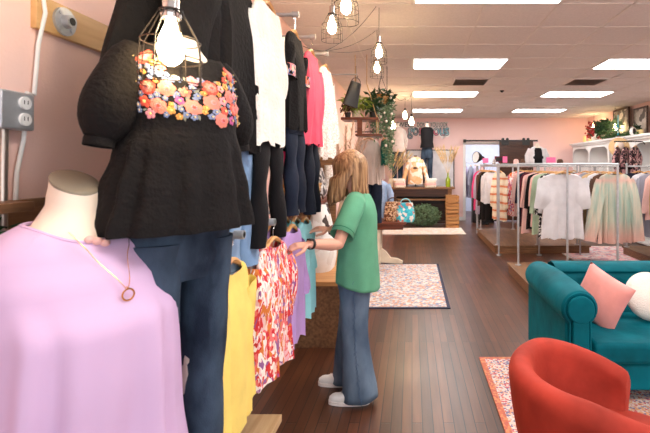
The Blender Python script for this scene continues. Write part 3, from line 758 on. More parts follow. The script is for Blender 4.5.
def bulb_lamp(p, top, lab, cords=None, s=1):
    t = thing('string_bulb', lab, 'light bulb', p, 0, 'bare string bulbs')
    f = MB(); f.lathe([(.012, .06), (.02, .055), (.02, .01), (.016, 0)], n=12); f.build('socket', 'black', t)
    f = MB(); f.lathe([(.013, 0), (.02, -.02), (.042*s, -.075), (.045*s, -.10), (.03*s, -.14), (.006, -.155)], n=14); f.build('bulb', 'bulb', t)
    f = MB(); f.tube([(0, 0, .055), (0, 0, top-p[2])], .003, 5)
    for c in cords or []: f.tube([Vector(q)-Vector(p) for q in c], .003, 5)
    f.build('cord', 'black', t)
q = [P(393, 121, 7.97), P(405, 111, 8.6), P(411.5, 117, 8.0)]
bulb_lamp(q[0], CEIL, 'bare bulb hanging lowest beside the trailing greenery')
bulb_lamp(q[1], CEIL, 'bare bulb hanging left of the wall sign', [sag(Vector((q[0].x, q[0].y, CEIL-.02)), Vector((q[1].x, q[1].y, CEIL-.02)), .08)])
bulb_lamp(q[2], CEIL, 'bare bulb hanging in front of the wall sign', [sag(Vector((q[1].x, q[1].y, CEIL-.02)), Vector((q[2].x, q[2].y, CEIL-.02)), .08)])
q = [P(594, 123, 11.3), P(615, 124, 10), P(650, 128, 9.3)]
bulb_lamp(q[0], CEIL, 'bare bulb over the shelf of red flowers')
bulb_lamp(q[1], CEIL, 'bare bulb left of the tall dark picture frame', [sag(Vector((q[1].x, q[1].y, CEIL-.02)), Vector((4.6, 9.3, CEIL-.1)), .1)])
bulb_lamp(q[2], CEIL, 'bare bulb at the right edge of the view')

# ------------------------------------------------------------------ middle left: shelf unit, swing shelf, plants
SX = -.93
t = thing('display_shelf', 'wooden wall shelving unit holding bags beyond the clothes rails', 'shelf', (XL, 3.75, 0))
f = MB(); f.bb(.01, .34, 0, 1.25, 1.16, 1.20); f.build('shelf_board', 'redwood', t, bevel=.004)
f = MB(); f.bb(.01, .62, .95, 1.25, .52, .56); f.bb(.01, .62, -.1, .95, .52, .56); f.build('shelf_board', 'crate', t, bevel=.004)
f = MB(); f.bb(.01, .6, -.08, 1.22, .0, .52); f.build('base_cabinet', 'oak_y', t, bevel=.004)
f = MB(); f.bb(.01, .32, 1.21, 1.25, .56, 1.9); f.build('side_panel', 'oak', t)
f = MB(); f.bb(.0, .012, 0, 1.25, .56, 1.9); f.build('back_panel', 'oak_y', t)
# cowhide bag and others
def bag(pos, rz, w, h, d, mat, label, handle='brownc', hh=.12, name='handbag'):
    t = thing(name, label, 'bag', pos, rz)
    f = MB(); rs = []
    for i in range(13):
        s = i/12; q = (1-.25*s**2)*(.86+.14*math.sin(min(1, s*4)*PI/2)); rs.append(ring(w/2*q, d/2*(1-.65*s**1.5)*(.8+.2*min(1, s*5)), h*s, 28, 0, .75, .02, 5, s*3))
    f.loft(rs); f.build('body', mat, t)
    f = MB(); f.torus((0, 0, h*.93), w*.28, .008, 'Y', 16, 6, (R(-5), R(185))); f.build('handle', handle, t)
    return t
bag((-.86, 4.15, .56), f90, .48, .60, .30, 'hidew', 'large white cowhide bag with dark patches behind the customer')
bag((-.98, 4.62, 1.20), f90, .34, .30, .16, 'silverbag', 'silver snake-print bag on the wooden shelf')
t = thing('wicker_basket', 'square wicker basket on wooden shelf behind the jeans', 'basket', (-.99, 4.0, 1.2), 0)
f = MB(); f.loft([[(sx*a, sy*b, z) for sx, sy in ((-1, -1), (1, -1), (1, 1), (-1, 1))] for a, b, z in ((.11, .16, 0), (.13, .2, .16), (.12, .19, .16), (.10, .15, .02))], True, True); f.build('body', 'wicker', t, False, bevel=.006)
f = MB(); f.torus((0, 0, .16), .12, .008, 'X', 14, 6, (0, PI)); f.build('handle', 'wicker', t)
f = MB(); leaves(f, (0, 0, 0), (.09, .22, .3), 700, .05, 11); o = f.build('boxwood_panel', 'leafd'); o.location = (-1.04, 4.0, 1.68)
tag(o, 'dark green boxwood foliage between the two pairs of hanging jeans', 'plant')
t = thing('cowboy_boot', 'pale tall patterned boot standing on the wooden shelf', 'boot', (-.92, 4.86, 1.2), R(-20))
f = MB(); f.loft([ring(.045, .05, .03+.30*i/9, 18, 0, 1) for i in range(10)], True, True); f.tube([(0, .03, .035), (0, -.07, .04), (0, -.15, .03)], [.045, .042, .022], 14); f.build('upper', 'creamseq', t)
f = MB(); f.bb(-.03, .03, .0, .05, 0, .03); f.bb(-.035, .035, -.16, .0, 0, .012); f.build('sole', 'brownc', t, bevel=.004)

def plume(m, p0, d, L_, w, seed, curve=.3):
    rnd = random.Random(seed); p0 = Vector(p0); d = Vector(d).normalized()
    side = Vector((d.x, d.y, 0)); 
    if side.length < .05: side = Vector((rnd.uniform(-1, 1), rnd.uniform(-1, 1), 0))
    side.normalize()
    pt = lambda s: p0+d*L_*s+side*curve*L_*s*s*.5-Vector((0, 0, curve*L_*.25*s*s))
    m.tube([pt(i/6) for i in range(7)], .003, 5)
    for _ in range(170):
        s = rnd.uniform(.4, 1); c = pt(s); wd = w*math.sin(min(1, (s-.38)/.3)*PI/2)*(1.1-.7*(s-.4)/.6)
        a = Vector((rnd.gauss(0, 1), rnd.gauss(0, 1), rnd.gauss(0, 1))).normalized()*wd*rnd.uniform(.5, 1.1)
        e = c+a+d*w*.9-Vector((0, 0, .1*w)); b = Vector((rnd.gauss(0, 1), rnd.gauss(0, 1), rnd.gauss(0, 1))).normalized()*.004
        m.add([c-b, c+b, e], [(0, 1, 2)])
t = thing('pampas_arrangement', 'tall beige pampas plumes in vase left of the swing shelf', 'dried plant', Vector((-.82, 5.35, 0)))
t.location.z = 0
f = MB()
for k in range(10):
    a = -1.2+k*.27; plume(f, (0, 0, 1.05), (math.sin(a)*.22+.06, math.cos(k*2.1)*.25, 1), .85+.1*(k % 3), .09, 40+k, .1)
f.build('plumes', 'pampas_w', t)
f = MB(); f.lathe([(.09, .0), (.13, .12), (.14, .5), (.09, .95), (.06, 1.08), (.075, 1.15)], n=24); f.build('vase', 'cream', t)

sw = thing('swing_shelf', 'wooden plant shelf hung by ropes from the ceiling', 'hanging shelf', P(361, 121, 5.3))
f = MB(); f.bb(-.22, .22, -.15, .15, 0, .03); f.build('board', 'redwood', sw, bevel=.003)
f = MB(); f.bb(-.05, .26, -.15, .15, -.19, -.165); f.build('lower_board', 'redwood', sw, bevel=.003)
top = CEIL-sw.location.z
for sx in (-.2, .2):
    f = MB()
    for sy in (-.13, .13): f.tube([(sx, sy, -.17 if sx > 0 else 0), (sx, sy, .03), (sx*.35, 0, .45), (sx*.35, 0, top)], .005, 6)
    f.build('rope', 'rope', sw)
f = MB(); f.bb(-.03, .03, -.14, -.12, -.185, 0); f.build('strut', 'redwood', sw)
def potted(pos, mat, label, r=.1, h=.2, ls=.09, n_=140, pot='cream', pr=.055, seed=1, name='potted_plant', asp=.35):
    t = thing(name, label, 'plant', pos)
    f = MB(); f.lathe([(pr*.75, 0), (pr, pr*1.6), (pr*.9, pr*1.6), (pr*.7, pr*1.3)], n=18); f.build('pot', pot, t)
    f = MB(); leaves(f, (0, 0, pr*1.6+h*.5), (r, r, h*.5), n_, ls, seed, asp); f.build('foliage', mat, t)
    return t
b0 = sw.location
potted((b0.x-.06, b0.y, b0.z+.03), 'leafl', 'light green fern on the rope swing shelf', .16, .2, .11, 200, seed=5, asp=.2)
potted((b0.x-.15, b0.y-.06, b0.z+.03), 'brownc', 'dark brown bushy plant at left of rope swing shelf', .09, .12, .05, 120, 'black', .04, 6)
potted((b0.x+.15, b0.y, b0.z+.03), 'leafd', 'dark green plant at right of rope swing shelf', .11, .18, .08, 160, 'black', .05, 7)
t = thing('hanging_plant', 'long trailing green plant with white blossoms hanging from ceiling', 'plant', P(381, 103, 5.7)*1)
f = MB(); zt = 0
for k in range(11):
    x0 = -.14+.028*k; yy = random.uniform(-.08, .08); L_ = random.uniform(.25, .62)
    if k > 6: L_ = .5+.04*k
    f.tube([(x0*.4, yy*.4, .06), (x0, yy, -.02), (x0*1.05, yy, -L_)], .0025, 5)
    for s in range(int(L_/.045)): leaves(f, (x0, yy, -.045*s), (.035, .035, .03), 9, .05, k*50+s)
f.build('vines', 'greyleaf', t)
f = MB(); leaves(f, (0, 0, .08), (.17, .12, .1), 220, .09, 77, .4); f.build('crown', 'leafd', t)
f = MB(); f.lathe([(.05, -.02), (.1, .03), (.11, .1), (.09, .1), (.07, .05)], n=20); f.build('basket', 'wicker', t)
f = MB()
for k in range(3):
    a = 2.1*k; f.tube([(.1*math.cos(a), .1*math.sin(a), .09), (0, 0, .35), (0, 0, CEIL-t.location.z)], .003, 5)
f.build('cord', 'darkmetal', t)
f = MB(); rr = random.Random(3)
for k in range(16): f.ell((rr.uniform(-.12, .19), rr.uniform(-.12, 0), rr.uniform(-.6, .1)), (.018, .018, .018), 8, 5)
f.build('blossoms', 'form', t)
hang(P(369, 132, 5.9), R(15), 'beige', 'beige top on the small figure', 'beige sleeveless top hanging under the rope swing shelf', S(W=.14, L=.6, hem=.17, sl=.45, sw=.05, spread=.05, seed=21))
for zt in (): pass
o = pants_mb(L=.85, wst=.12, hip=.15, knee=.075, hemw=.07).build('jeans', 'jeansd'); o.location = P(371, 160, 5.95); o.rotation_euler = (0, 0, .2)
tag(o, 'dark blue jeans hanging below the beige top behind the customer', 'jeans'); jl = o.location
c = thing('clip_hanger', 'metal clip hanger holding jeans below the beige top', 'hanger', jl, .2)
f = MB(); f.tube([(-.12, 0, .03), (.12, 0, .03)], .003, 6); f.tube([(0, 0, .03), (0, 0, P(0, 131.9, 5.95).z-jl.z+.01)], .002, 5); f.build('bar', 'chrome', c)
for sx in (-.1, .1): f = MB(); f.box((sx, 0, .01), (.02, .09, .045)); f.build('clip', 'chrome', c)
f = MB(); f.tube([P(355, 131.9, 5.9), P(388, 131.9, 5.9)], .008, 8)
for x in (356, 387): a = P(x, 131.9, 5.9); f.tube([a, (a.x, a.y, CEIL)], .004, 6)
tag(f.build('hanging_rail', 'darkmetal'), 'thin dark rail hung from ceiling holding the beige top', 'clothes rail')
g = hang(P(384, 131.9, 5.9), R(-70), 'tealcloth', 'narrow green garment', 'narrow emerald green scarf top hanging beside trailing greenery', S(W=.12, L=.34, hem=.08, sl=0, seed=23))
f = MB(); rs = []
for i in range(9):
    s = i/8; rs.append(ring(.085*(1-.3*s), .02+.01*s, .26*s, 18, 0, .8))
f.loft(rs); o = f.build('black_cap_bag', 'black'); o.name = 'shoulder_bag'; o.location = P(350, 106, 4.6); o.rotation_euler = (0, R(15), .5)
tag(o, 'small black bag hanging left of the light green fern', 'bag'); bg = o
f = MB(); f.torus((0, 0, .26), .05, .004, 'Y', 12, 5, (0, PI)); f.tube([(0, 0, .31), (0, 0, .34)], .004, 5); f.build('strap', 'black', o)
f = MB(); f.tube([(bg.location.x+.08, 4.6, bg.location.z+.33), (XL, 4.6, bg.location.z+.33)], .007, 7); f.tube([(XL, 4.6, bg.location.z+.33), (XL+.01, 4.6, bg.location.z+.33)], .04, 12)
tag(f.build('wall_rail', 'metal'), 'short pipe rail on the left wall holding the small black bag', 'clothes rail')

# bench table with bags
t = thing('side_table', 'reddish wooden table with cream scroll legs behind the customer', 'table', (P(360, 0, 7.0).x, 7.0, 0))
f = MB(); f.bb(-.35, .74, -.28, .28, .62, .66); f.build('tabletop', 'redwood', t, bevel=.006)
f = MB(); f.bb(-.3, .69, -.24, .24, .54, .62); f.build('apron', 'redwood', t)
for sx in (-.25, .30):
    
    for sy in (-.18, .18): f = MB(); f.bb(sx-.04, sx+.04, sy-.04, sy+.04, 0, .54); f.build('leg', 'cream', t, bevel=.008)
f = MB(); prof = [(-.25, .03), (.30, .03), (.42, .02), (.62, .0), (.68, .0), (.68, .05), (.60, .09), (.50, .10), (.42, .2), (.36, .24), (.30, .18), (-.25, .10)]
f.loft([[(x, -.2, z) for x, z in prof], [(x, -.14, z) for x, z in prof]]); f.build('scroll_foot', 'cream', t, bevel=.005)
bag(P(393, 222, 6.9), 0, .30, .32, .16, 'brownseq', 'bronze sequinned handbag on the reddish table')
bag(P(410, 222, 6.85)+Vector((-.07, 0, 0)), R(15), .30, .30, .14, 'tealfloral', 'turquoise floral tote bag on the reddish table', 'aqua')
t = thing('dress_form', 'small torso form on the reddish table in a pale denim shirt', 'mannequin', P(379, 222, 7.05), R(-20))
f = MB(); f.loft([ring(interp(TORSO, z)[0]*.8, interp(TORSO, z)[1]*.8, .72+z*.85, cy=interp(TORSO, z)[2]) for z in [-i*.03 for i in range(22)]]); f.build('torso', 'form', t)
f = MB(); f.lathe([(.12, 0), (.12, .01), (.015, .02), (.015, .2)], n=16); f.build('stand', 'black', t)
f = MB(); f.loft([ring(a, b, z, 30, 0, .85, .03, 5) for a, b, z in ((.075, .06, .66), (.12, .08, .63), (.165, .1, .58), (.17, .12, .45), (.175, .12, .3), (.19, .13, .08))], False, False)
for sd in (-1, 1): f.tube([(sd*.14, 0, .60), (sd*.2, 0, .45), (sd*.22, -.02, .2)], [.05, .055, .04], 14)
o = f.build('denim_shirt', 'denimshirt'); o.location = t.location; o.rotation_euler = t.rotation_euler; tag(o, 'pale blue denim shirt on the small torso form behind the customer', 'shirt')

# rugs
def rug(x0, x1, y0, y1, mat, edge, label, bw=.05):
    t = thing('area_rug', label, 'rug', ((x0+x1)/2, (y0+y1)/2, 0))
    w, d = (x1-x0)/2, (y1-y0)/2
    f = MB(); f.bb(-w+bw, w-bw, -d+bw, d-bw, .001, .011); f.build('field', mat, t)
    f = MB(); f.bb(-w, w, -d, -d+bw, .001, .010); f.bb(-w, w, d-bw, d, .001, .010); f.bb(-w, -w+bw, -d+bw, d-bw, .001, .010); f.bb(w-bw, w, -d+bw, d-bw, .001, .010); f.build('border', edge, t)
rug(-.60, .41, 4.68, 6.8, 'rug_mid', 'rug_edge_navy', 'cream and blue distressed rug in the middle of the wooden floor', .035)
rug(.53, 3.6, .9, 3.48, 'rug_chair', 'rug_edge_orange', 'coral and blue patterned rug under the rust armchair', .04)
rug(-.70, 1.2, 9.75, 10.75, 'rug_far', 'rug_edge_cream', 'pale cream rug in front of the far console table', .03)
rug(2.6, 4.4, 6.9, 8.3, 'rug_pink', 'rug_edge_cream', 'pink faded rug under the pastel blouse', .03)

# ------------------------------------------------------------------ far console display
CY = 11.2; cx0, cx1 = P(389, 0, CY).x, P(455, 0, CY).x; CZ = .98
cm = (cx0+cx1)/2; hw = (cx1-cx0)/2
t = thing('console_table', 'dark wooden console table against the far pink wall', 'table', (cm, CY+.25, 0))
f = MB(); f.bb(-hw, hw, -.26, .26, CZ-.05, CZ); f.build('tabletop', 'oak', t, bevel=.004)
f = MB(); f.bb(-hw+.06, hw-.1, -.22, .22, CZ-.24, CZ-.05); f.build('apron', 'darkwood', t, bevel=.004)
f = MB(); f.bb(-hw+.08, hw-.12, -.23, .2, CZ-.34, CZ-.30); f.build('rail', 'oak', t, bevel=.003)
f = MB(); f.bb(-hw+.02, hw-.06, -.2, .2, .06, .09); f.build('shelf', 'darkwood', t)
for sx in (-1, 1):
    for sy in (-1, 1):
        f = MB(); f.bb(sx*(hw-.13)-.05, sx*(hw-.13)+.05, sy*.19-.04, sy*.19+.04, 0, CZ-.05); f.build('leg', 'darkwood' if sx < 0 else 'oak', t, bevel=.004)
f = MB(); f.bb(-hw+.1, hw-.15, .2, .22, .09, CZ-.24); f.build('back_panel', 'darkwood', t)
def full_mannequin(base, h, topmat, panmat, ln, lt, lp, wide=1, sleeves=True, rz=0, toplen=.62):
    s = h/1.55; t = thing('mannequin', ln, 'mannequin', base, rz); SC = (.80, .9, 1); t.scale = SC
    top = 1.5*s
    f = MB()
    f.loft([ring(interp(TORSO, z)[0]*s, interp(TORSO, z)[1]*s, top+z*s, 28, interp(TORSO, z)[2]*s) for z in [-i*.03 for i in range(28)]])
    for sd in (-1, 1):
        f.tube([(sd*.085*s, 0, top-.78*s), (sd*.085*s, 0, top-1.1*s), (sd*.08*s, .01, .08), (sd*.08*s, -.03, .02)], [.085*s, .055*s, .035*s, .035*s], 14)
        if sleeves: f.tube([(sd*.17*s, 0, top-.16*s), (sd*.21*s, .01, top-.42*s), (sd*.2*s, -.03, top-.68*s), (sd*.2*s, -.04, top-.78*s)], [.045*s, .035*s, .025*s, .03*s], 12)
    f.build('body', 'form', t)
    f = MB(); f.lathe([(.053*s, top), (.05*s, top+.01), (.01, top+.035)], n=16); f.build('neck_cap', 'black', t)
    f = MB(); f.lathe([(.16, 0), (.16, .01), (.02, .02), (.01, .1)], n=20); f.build('base_plate', 'metal', t)
    f = MB(); f.loft([ring(.14*s, .1*s, top-.52*s), ring(.182*s, .125*s, top-.72*s), ring(.18*s, .12*s, top-.84*s)])
    for sd in (-1, 1): f.tube([(sd*.09*s, 0, top-.80*s), (sd*.088*s, 0, top-1.1*s), (sd*.088*s, 0, .08)], [.092*s, .075*s, .068*s], 16)
    o = f.build('jeans', panmat, None); o.location = base; o.rotation_euler = (0, 0, rz); tag(o, lp, 'jeans'); o.scale = SC
    f = MB(); tt = [(0, .10, .078), (-.03, .164, .092), (-.07, .195*wide**.5, .105), (-.2, .185*wide, .13), (-.35, .17*wide, .13), (-toplen+.07, .2*wide, .135)]
    f.loft([ring(a*s, (b+.025)*s, top+(-.10+z)*s, 30, -.018*s, .88, .02*(i > 3), 6) for i, (z, a, b) in enumerate(tt)], False, False)
    if sleeves:
        for sd in (-1, 1): f.tube([(sd*.16*s*wide**.5, 0, top-.17*s), (sd*.22*s*wide**.5, .01, top-.42*s), (sd*.22*s, -.03, top-.62*s)], [.065*s, .075*s, .05*s], 14)
    o = f.build('top', topmat, None); o.location = base; o.rotation_euler = (0, 0, rz); tag(o, lt, 'top'); o.scale = SC
full_mannequin(P(397.5, 186, CY+.3), 1.70, 'beige', 'jeansm', 'left mannequin standing on the console table', 'beige loose top on the left console mannequin', 'dark blue jeans on the left console mannequin', 1.2, True, .15, .66)
full_mannequin(P(427, 186, CY+.3), 1.70, 'blackp', 'jeansm', 'right mannequin standing on the console table', 'black sleeveless top on the right console mannequin', 'dark blue jeans on the right console mannequin', 1.04, False, 0, .56)
t = thing('dress_form', 'small bust form in the centre of the console table', 'mannequin', P(415.5, 187.2, CY+.12))
f = MB(); f.loft([ring(interp(TORSO, z)[0]*.8, interp(TORSO, z)[1]*.8, .82+z, cy=interp(TORSO, z)[2]) for z in [-i*.03 for i in range(22)]]); f.build('torso', 'brownc', t)
f = MB(); f.lathe([(.12, 0), (.12, .01), (.015, .03), (.015, .2)], n=16); f.build('stand', 'black', t)
f = MB(); f.loft([ring(a, b, z, 30, 0, .85, .02, 5) for a, b, z in ((.075, .06, .78), (.12, .08, .745), (.17, .1, .69), (.175, .12, .5), (.19, .13, .3), (.20, .14, .08))], False, False)
for sd in (-1, 1): f.tube([(sd*.14, 0, .70), (sd*.22, 0, .5), (sd*.29, -.05, .22), (sd*.32, -.08, .12)], [.055, .06, .055, .035], 14)
o = f.build('cardigan', 'gingham'); o.location = t.location; tag(o, 'orange and cream checked sweater on the small console bust', 'sweater')
def folded(pos, k, mat, label, w=.3):
    o_ = None
    f = MB(); rs = []
    for s in (0, .12, .5, .88, 1):
        q = 1-.05*abs(s-.5)*2; rs.append(ring(w/2*q, .14*q, .055*s, 28, 0, .35))
    f.loft(rs); o = f.build('folded_sweater', mat, bevel=.0); o.location = (pos[0]+random.uniform(-.02, .02), pos[1], pos[2]+k*.0555); o.rotation_euler = (0, 0, random.uniform(-.1, .1))
    tag(o, label, 'sweater', 'folded sweaters on the console table')
for side, xx in (('left', 399.5), ('right', 431)):
    for k, lv in enumerate(('bottom', 'second from bottom', 'third from bottom', 'top')):
        folded(P(xx, 187.2, CY+.06), k, ['gingham', 'palepink', 'gingham', 'whitec'][k], f'folded sweater, {lv} of the {side} console stack')
t = thing('bottle_vase', 'olive glass bottle vase with dried grass at right end of console', 'vase', P(448, 187.2, CY+.08))
f = MB(); f.lathe([(.05, 0), (.062, .01), (.062, .2), (.02, .27), (.017, .36), (.022, .365)], n=20); f.build('bottle', 'glassgreen', t)
f = MB()
for k in range(7): plume(f, (0, 0, .3), (-.35+.1*k, .1*math.sin(k), 1), .75, .12, 90+k, .2)
f.build('dried_grass', 'pampas', t)
t = thing('pampas_arrangement', 'golden pampas plumes in a jar at left end of console', 'dried plant', P(391, 187.2, CY+.1))
f = MB(); f.lathe([(.05, 0), (.07, .02), (.07, .18), (.05, .22)], n=20); f.build('jar', 'cream', t)
f = MB()
for k in range(9): plume(f, (0, 0, .15), (-.5+.12*k, .1*math.sin(k), .9), .85, .14, 190+k, .35)
f.build('plumes', 'pampas', t)
t = thing('framed_board', 'wide pale board in thin dark frame behind the console mannequins', 'board', P(431, 187, CY+.95))
a = P(407, 150, 12.15); b_ = P(454, 187, 12.15); t.location = (0, 0, 0)
f = MB(); f.bb(a.x, b_.x, 12.2, 12.22, b_.z, a.z); f.build('panel', 'palepanel', t)
f = MB(); e = .018
for z in (a.z, b_.z): f.bb(a.x-e, b_.x+e, 12.18, 12.23, z-e*.6, z+e*.6)
for x in (a.x, b_.x): f.bb(x-e*.6, x+e*.6, 12.18, 12.23, b_.z, a.z)
f.build('frame', 'darkmetal', t)
f = MB(); leaves(f, (0, 0, .25), (.44, .24, .27), 1500, .075, 31, .5, .55); o = f.build('leafy_bush', 'greyleaf'); o.location = P(423.5, 229, CY-.05); o.location.z = .03
tag(o, 'bushy grey-green artificial plant under the console table', 'plant')
f = MB(); leaves(f, (0, 0, .1), (.12, .1, .14), 200, .06, 32); o = f.build('leafy_bush', 'leaf'); o.location = P(409, 212, CY+.1); o.location.z = .3
tag(o, 'small bright green plant behind the reddish table bags', 'plant')
for k, nm in enumerate(('bottom', 'middle', 'top')):
    t = thing('wooden_crate', f'wooden slatted crate, {nm} of the stack right of the console', 'crate', (P(452, 0, 10.95).x, 10.95, k*.265+.002), 0, 'crates beside the console')
    for zz in (.04, .135, .225):
        f = MB(); 
        for sy in (-.2, .2): f.bb(-.15, .15, sy-.008, sy+.008, zz-.035, zz+.035)
        for sx in (-.15, .15): f.bb(sx-.008, sx+.008, -.2, .2, zz-.035, zz+.035)
        f.build('slat', 'crate', t)
    f = MB(); f.bb(-.14, .14, -.19, .19, .0, .012)
    for sx in (-1, 1):
        for sy in (-1, 1): f.bb(sx*.13-.012, sx*.13+.012, sy*.18-.012, sy*.18+.012, .0, .26)
    f.build('frame', 'oak', t)

# wall sign
def text(s, size, loc, mat, depth=.01, bevel=0, bold=0, spacing=1):
    cu = bpy.data.curves.new('letters', 'FONT'); cu.body = s; cu.size = size; cu.extrude = depth; cu.offset = bold; cu.space_character = spacing
    cu.align_x = 'CENTER'
    o = bpy.data.objects.new('letters', cu); col.objects.link(o)
    dg = bpy.context.evaluated_depsgraph_get(); me = bpy.data.meshes.new_from_object(o.evaluated_get(dg))
    bpy.data.objects.remove(o)
    me.materials.clear(); me.materials.append(M[mat])
    ob = bpy.data.objects.new('letters', me); col.objects.link(ob); ob.rotation_euler = (R(90), 0, 0); ob.location = loc
    return ob
M['letterblack'] = simple('black_lettering', rgb(40, 34, 36), .6)
M['letterwhite'] = simple('white_letter_edge', rgb(240, 232, 228), .6)
M['lettercolour'] = pattern('mottled_lettering', [rgb(150, 160, 168), rgb(206, 210, 214), rgb(226, 132, 150), rgb(150, 200, 214), rgb(110, 112, 120)], 9, .5)
sg = thing('wall_sign', "cut-out lettering reading WELL DON'T YOU LOOK gorgeous on far wall", 'sign', (0, 0, 0))
def fit(o, x0, x1, zc, h, y):
    vs = o.data.vertices; xs = [v.co.x for v in vs]; ys = [v.co.y for v in vs]
    sx = (x1-x0)/(max(xs)-min(xs)); sy = h/(max(ys)-min(ys))
    for v in vs: v.co.x = (v.co.x-min(xs))*sx; v.co.y = (v.co.y-(max(ys)+min(ys))/2)*sy
    o.location = (x0, y, zc); o.parent = sg
wy = YB-.012
def L3(s, a, b_, yc, hp, mat, y, dep, bold=0):
    o = text(s, .3, (0, 0, 0), mat, dep, bold=bold); z = P(0, yc, 12.3).z
    fit(o, P(a, 0, 12.3).x, P(b_, 0, 12.3).x, z, hp*12.3/440, y); return o
for s, a, b_ in (('WELL', 398, 413.5), ("DON'T", 417.3, 428.3), ('YOU', 430.2, 438), ('LOOK', 438.9, 447.6)):
    L3(s, a-.6, b_+.6, 124.7, 5.6, 'letterwhite', wy, .004, .035).name = 'letters_backing'
    L3(s, a, b_, 124.7, 4.4, 'letterblack', wy-.010, .004)
L3('gorgeous', 406.5, 450, 133.5, 13.4, 'letterwhite', wy, .003, .045).name = 'letters_backing'
L3('gorgeous', 407.4, 449.1, 133.3, 11.6, 'letterblack', wy-.007, .003, .012).name = 'letters_outline'
L3('gorgeous', 408, 448.6, 133.3, 10.6, 'lettercolour', wy-.014, .003, .002)

# barn door and doorway
t = thing('barn_door', 'dark wooden sliding barn door on black overhead track', 'door', (0, 0, 0))
x0, x1 = P(499.5, 0, 12.1).x, P(533, 0, 12.1).x; zt = P(0, 141.5, 12.1).z
f = MB(); f.bb(x0, x1, 12.1, 12.14, .03, zt); f.build('panel', 'darkwood', t)
f = MB()
for a, b_ in ((x0, x0+.1), (x1-.1, x1)): f.bb(a, b_, 12.08, 12.1, .03, zt)
for z in (.1, 1.1, zt-.06): f.bb(x0+.1, x1-.1, 12.08, 12.1, z-.06, z+.06)
f.build('frame_boards', 'darkwood', t)
for x in (x0+.15, x1-.2):
    f = MB(); 
    for dx in (-.06, .06): f.tube([(x+dx, 12.07, zt+.06), (x+dx, 12.10, zt+.06)], .04, 14)
    f.bb(x-.10, x+.10, 12.06, 12.08, zt-.1, zt+.02); f.build('roller', 'black', t)
f = MB(); f.bb(P(465, 0, 12.1).x, P(538, 0, 12.1).x, 12.11, 12.13, zt-.0, zt+.045); f.bb(P(465, 0, 12.1).x-.03, P(465, 0, 12.1).x+.03, 12.1, YB, zt-.02, zt+.06); f.build('track', 'black', t)
# back room
def plain_hang(x, y, z, mat, lab, L_=.8, w=.2, rz=0, name='blouse', cat='top', sl=.4, grp=None, hanger=True, hl=None, **k):
    sp = dict(W=w, L=L_, hem=w*1.1, sl=sl, nd=.09, nw=.085, sw=.06, spread=.05, amp=.018, k=4, seed=int(x*100+y*37)); sp.update(k)
    return hang((x, y, z), rz, mat, lab, lab, sp, grp, cat, name, hanger=hanger, hl=hl)
f = MB(); f.tube([(1.3, 13.4, 1.62), (3.0, 13.4, 1.62)], .014, 8); f.tube([(1.33, 13.4, 0), (1.33, 13.4, 1.62)], .014, 8); f.tube([(2.97, 13.4, 0), (2.97, 13.4, 1.62)], .014, 8)
f.tube([(1.33, 13.2, .02), (1.33, 13.6, .02)], .014, 8); f.tube([(2.97, 13.2, .02), (2.97, 13.6, .02)], .014, 8)
tag(f.build('clothes_rack', 'metal'), 'metal clothes rack in the pale room beyond the doorway', 'clothes rack')
for k, (c, nm) in enumerate((('mauve', 'mauve'), ('greycloth', 'grey'), ('mauve', 'dusty mauve'), ('palepink', 'pale pink'))):
    plain_hang(1.62+.17*k, 13.4, 1.62, c, f'long {nm} garment on the rack beyond the doorway, number {k+1} from the left'.replace('number 1 from', 'first from').replace('number 2 from', 'second from').replace('number 3 from', 'third from').replace('number 4 from', 'fourth from'), .95, .18, R(65), sl=.5)
t = thing('floor_lamp', 'black floor lamp with white-lined dome shade by the doorway', 'lamp', (P(484, 0, 11.5).x, 11.5, 0))
hd = P(475.5, 157, 11.5)-t.location
f = MB(); f.tube([(0, 0, .02), (0, 0, hd.z-.02), (hd.x+.12, 0, hd.z-.0)], .012, 8); f.lathe([(.14, 0), (.14, .02), (.02, .03)], n=20); f.build('pole', 'black', t)
rot = Matrix.Rotation(R(-68), 3, 'Y')
def rl(prof, name, mat, n_=24):
    g = MB(); g.loft([[hd+rot @ Vector((r*math.cos(2*PI*j/n_), r*math.sin(2*PI*j/n_)-.0, z)) for j in range(n_)] for r, z in prof], False, True)
    return g.build(name, mat, t)
rot = Matrix.Rotation(R(-62), 3, 'Y') @ Matrix.Rotation(R(20), 3, 'X')
rot = Vector((-.93, -.5, .12)).to_track_quat('-Z', 'Y').to_matrix()
rl([(.15, 0), (.145, .05), (.1, .14), (.05, .2), (.045, .26)], 'shade', 'black'); rl([(.14, .005), (.135, .02), (.01, .03)], 'shade_lining', 'white')
f = MB(); f.bb(1.62, 2.2, 11.75, 12.0, .0, .95); o = f.build('side_cabinet', 'black', bevel=.01); tag(o, 'dark low cabinet in front of the doorway, left of the racks', 'cabinet')
f = MB(); rs = [ring(.2-.04*abs(s-.5), .12, .95+.14*s, 20, 0, .6, .06, 5) for s in (0, .2, .6, 1)]; f.loft(rs); o = f.build('folded_cloth', 'tealcloth'); o.location = (1.85, 11.87, 0); tag(o, 'crumpled teal green cloth on the dark cabinet by the doorway', 'cloth')

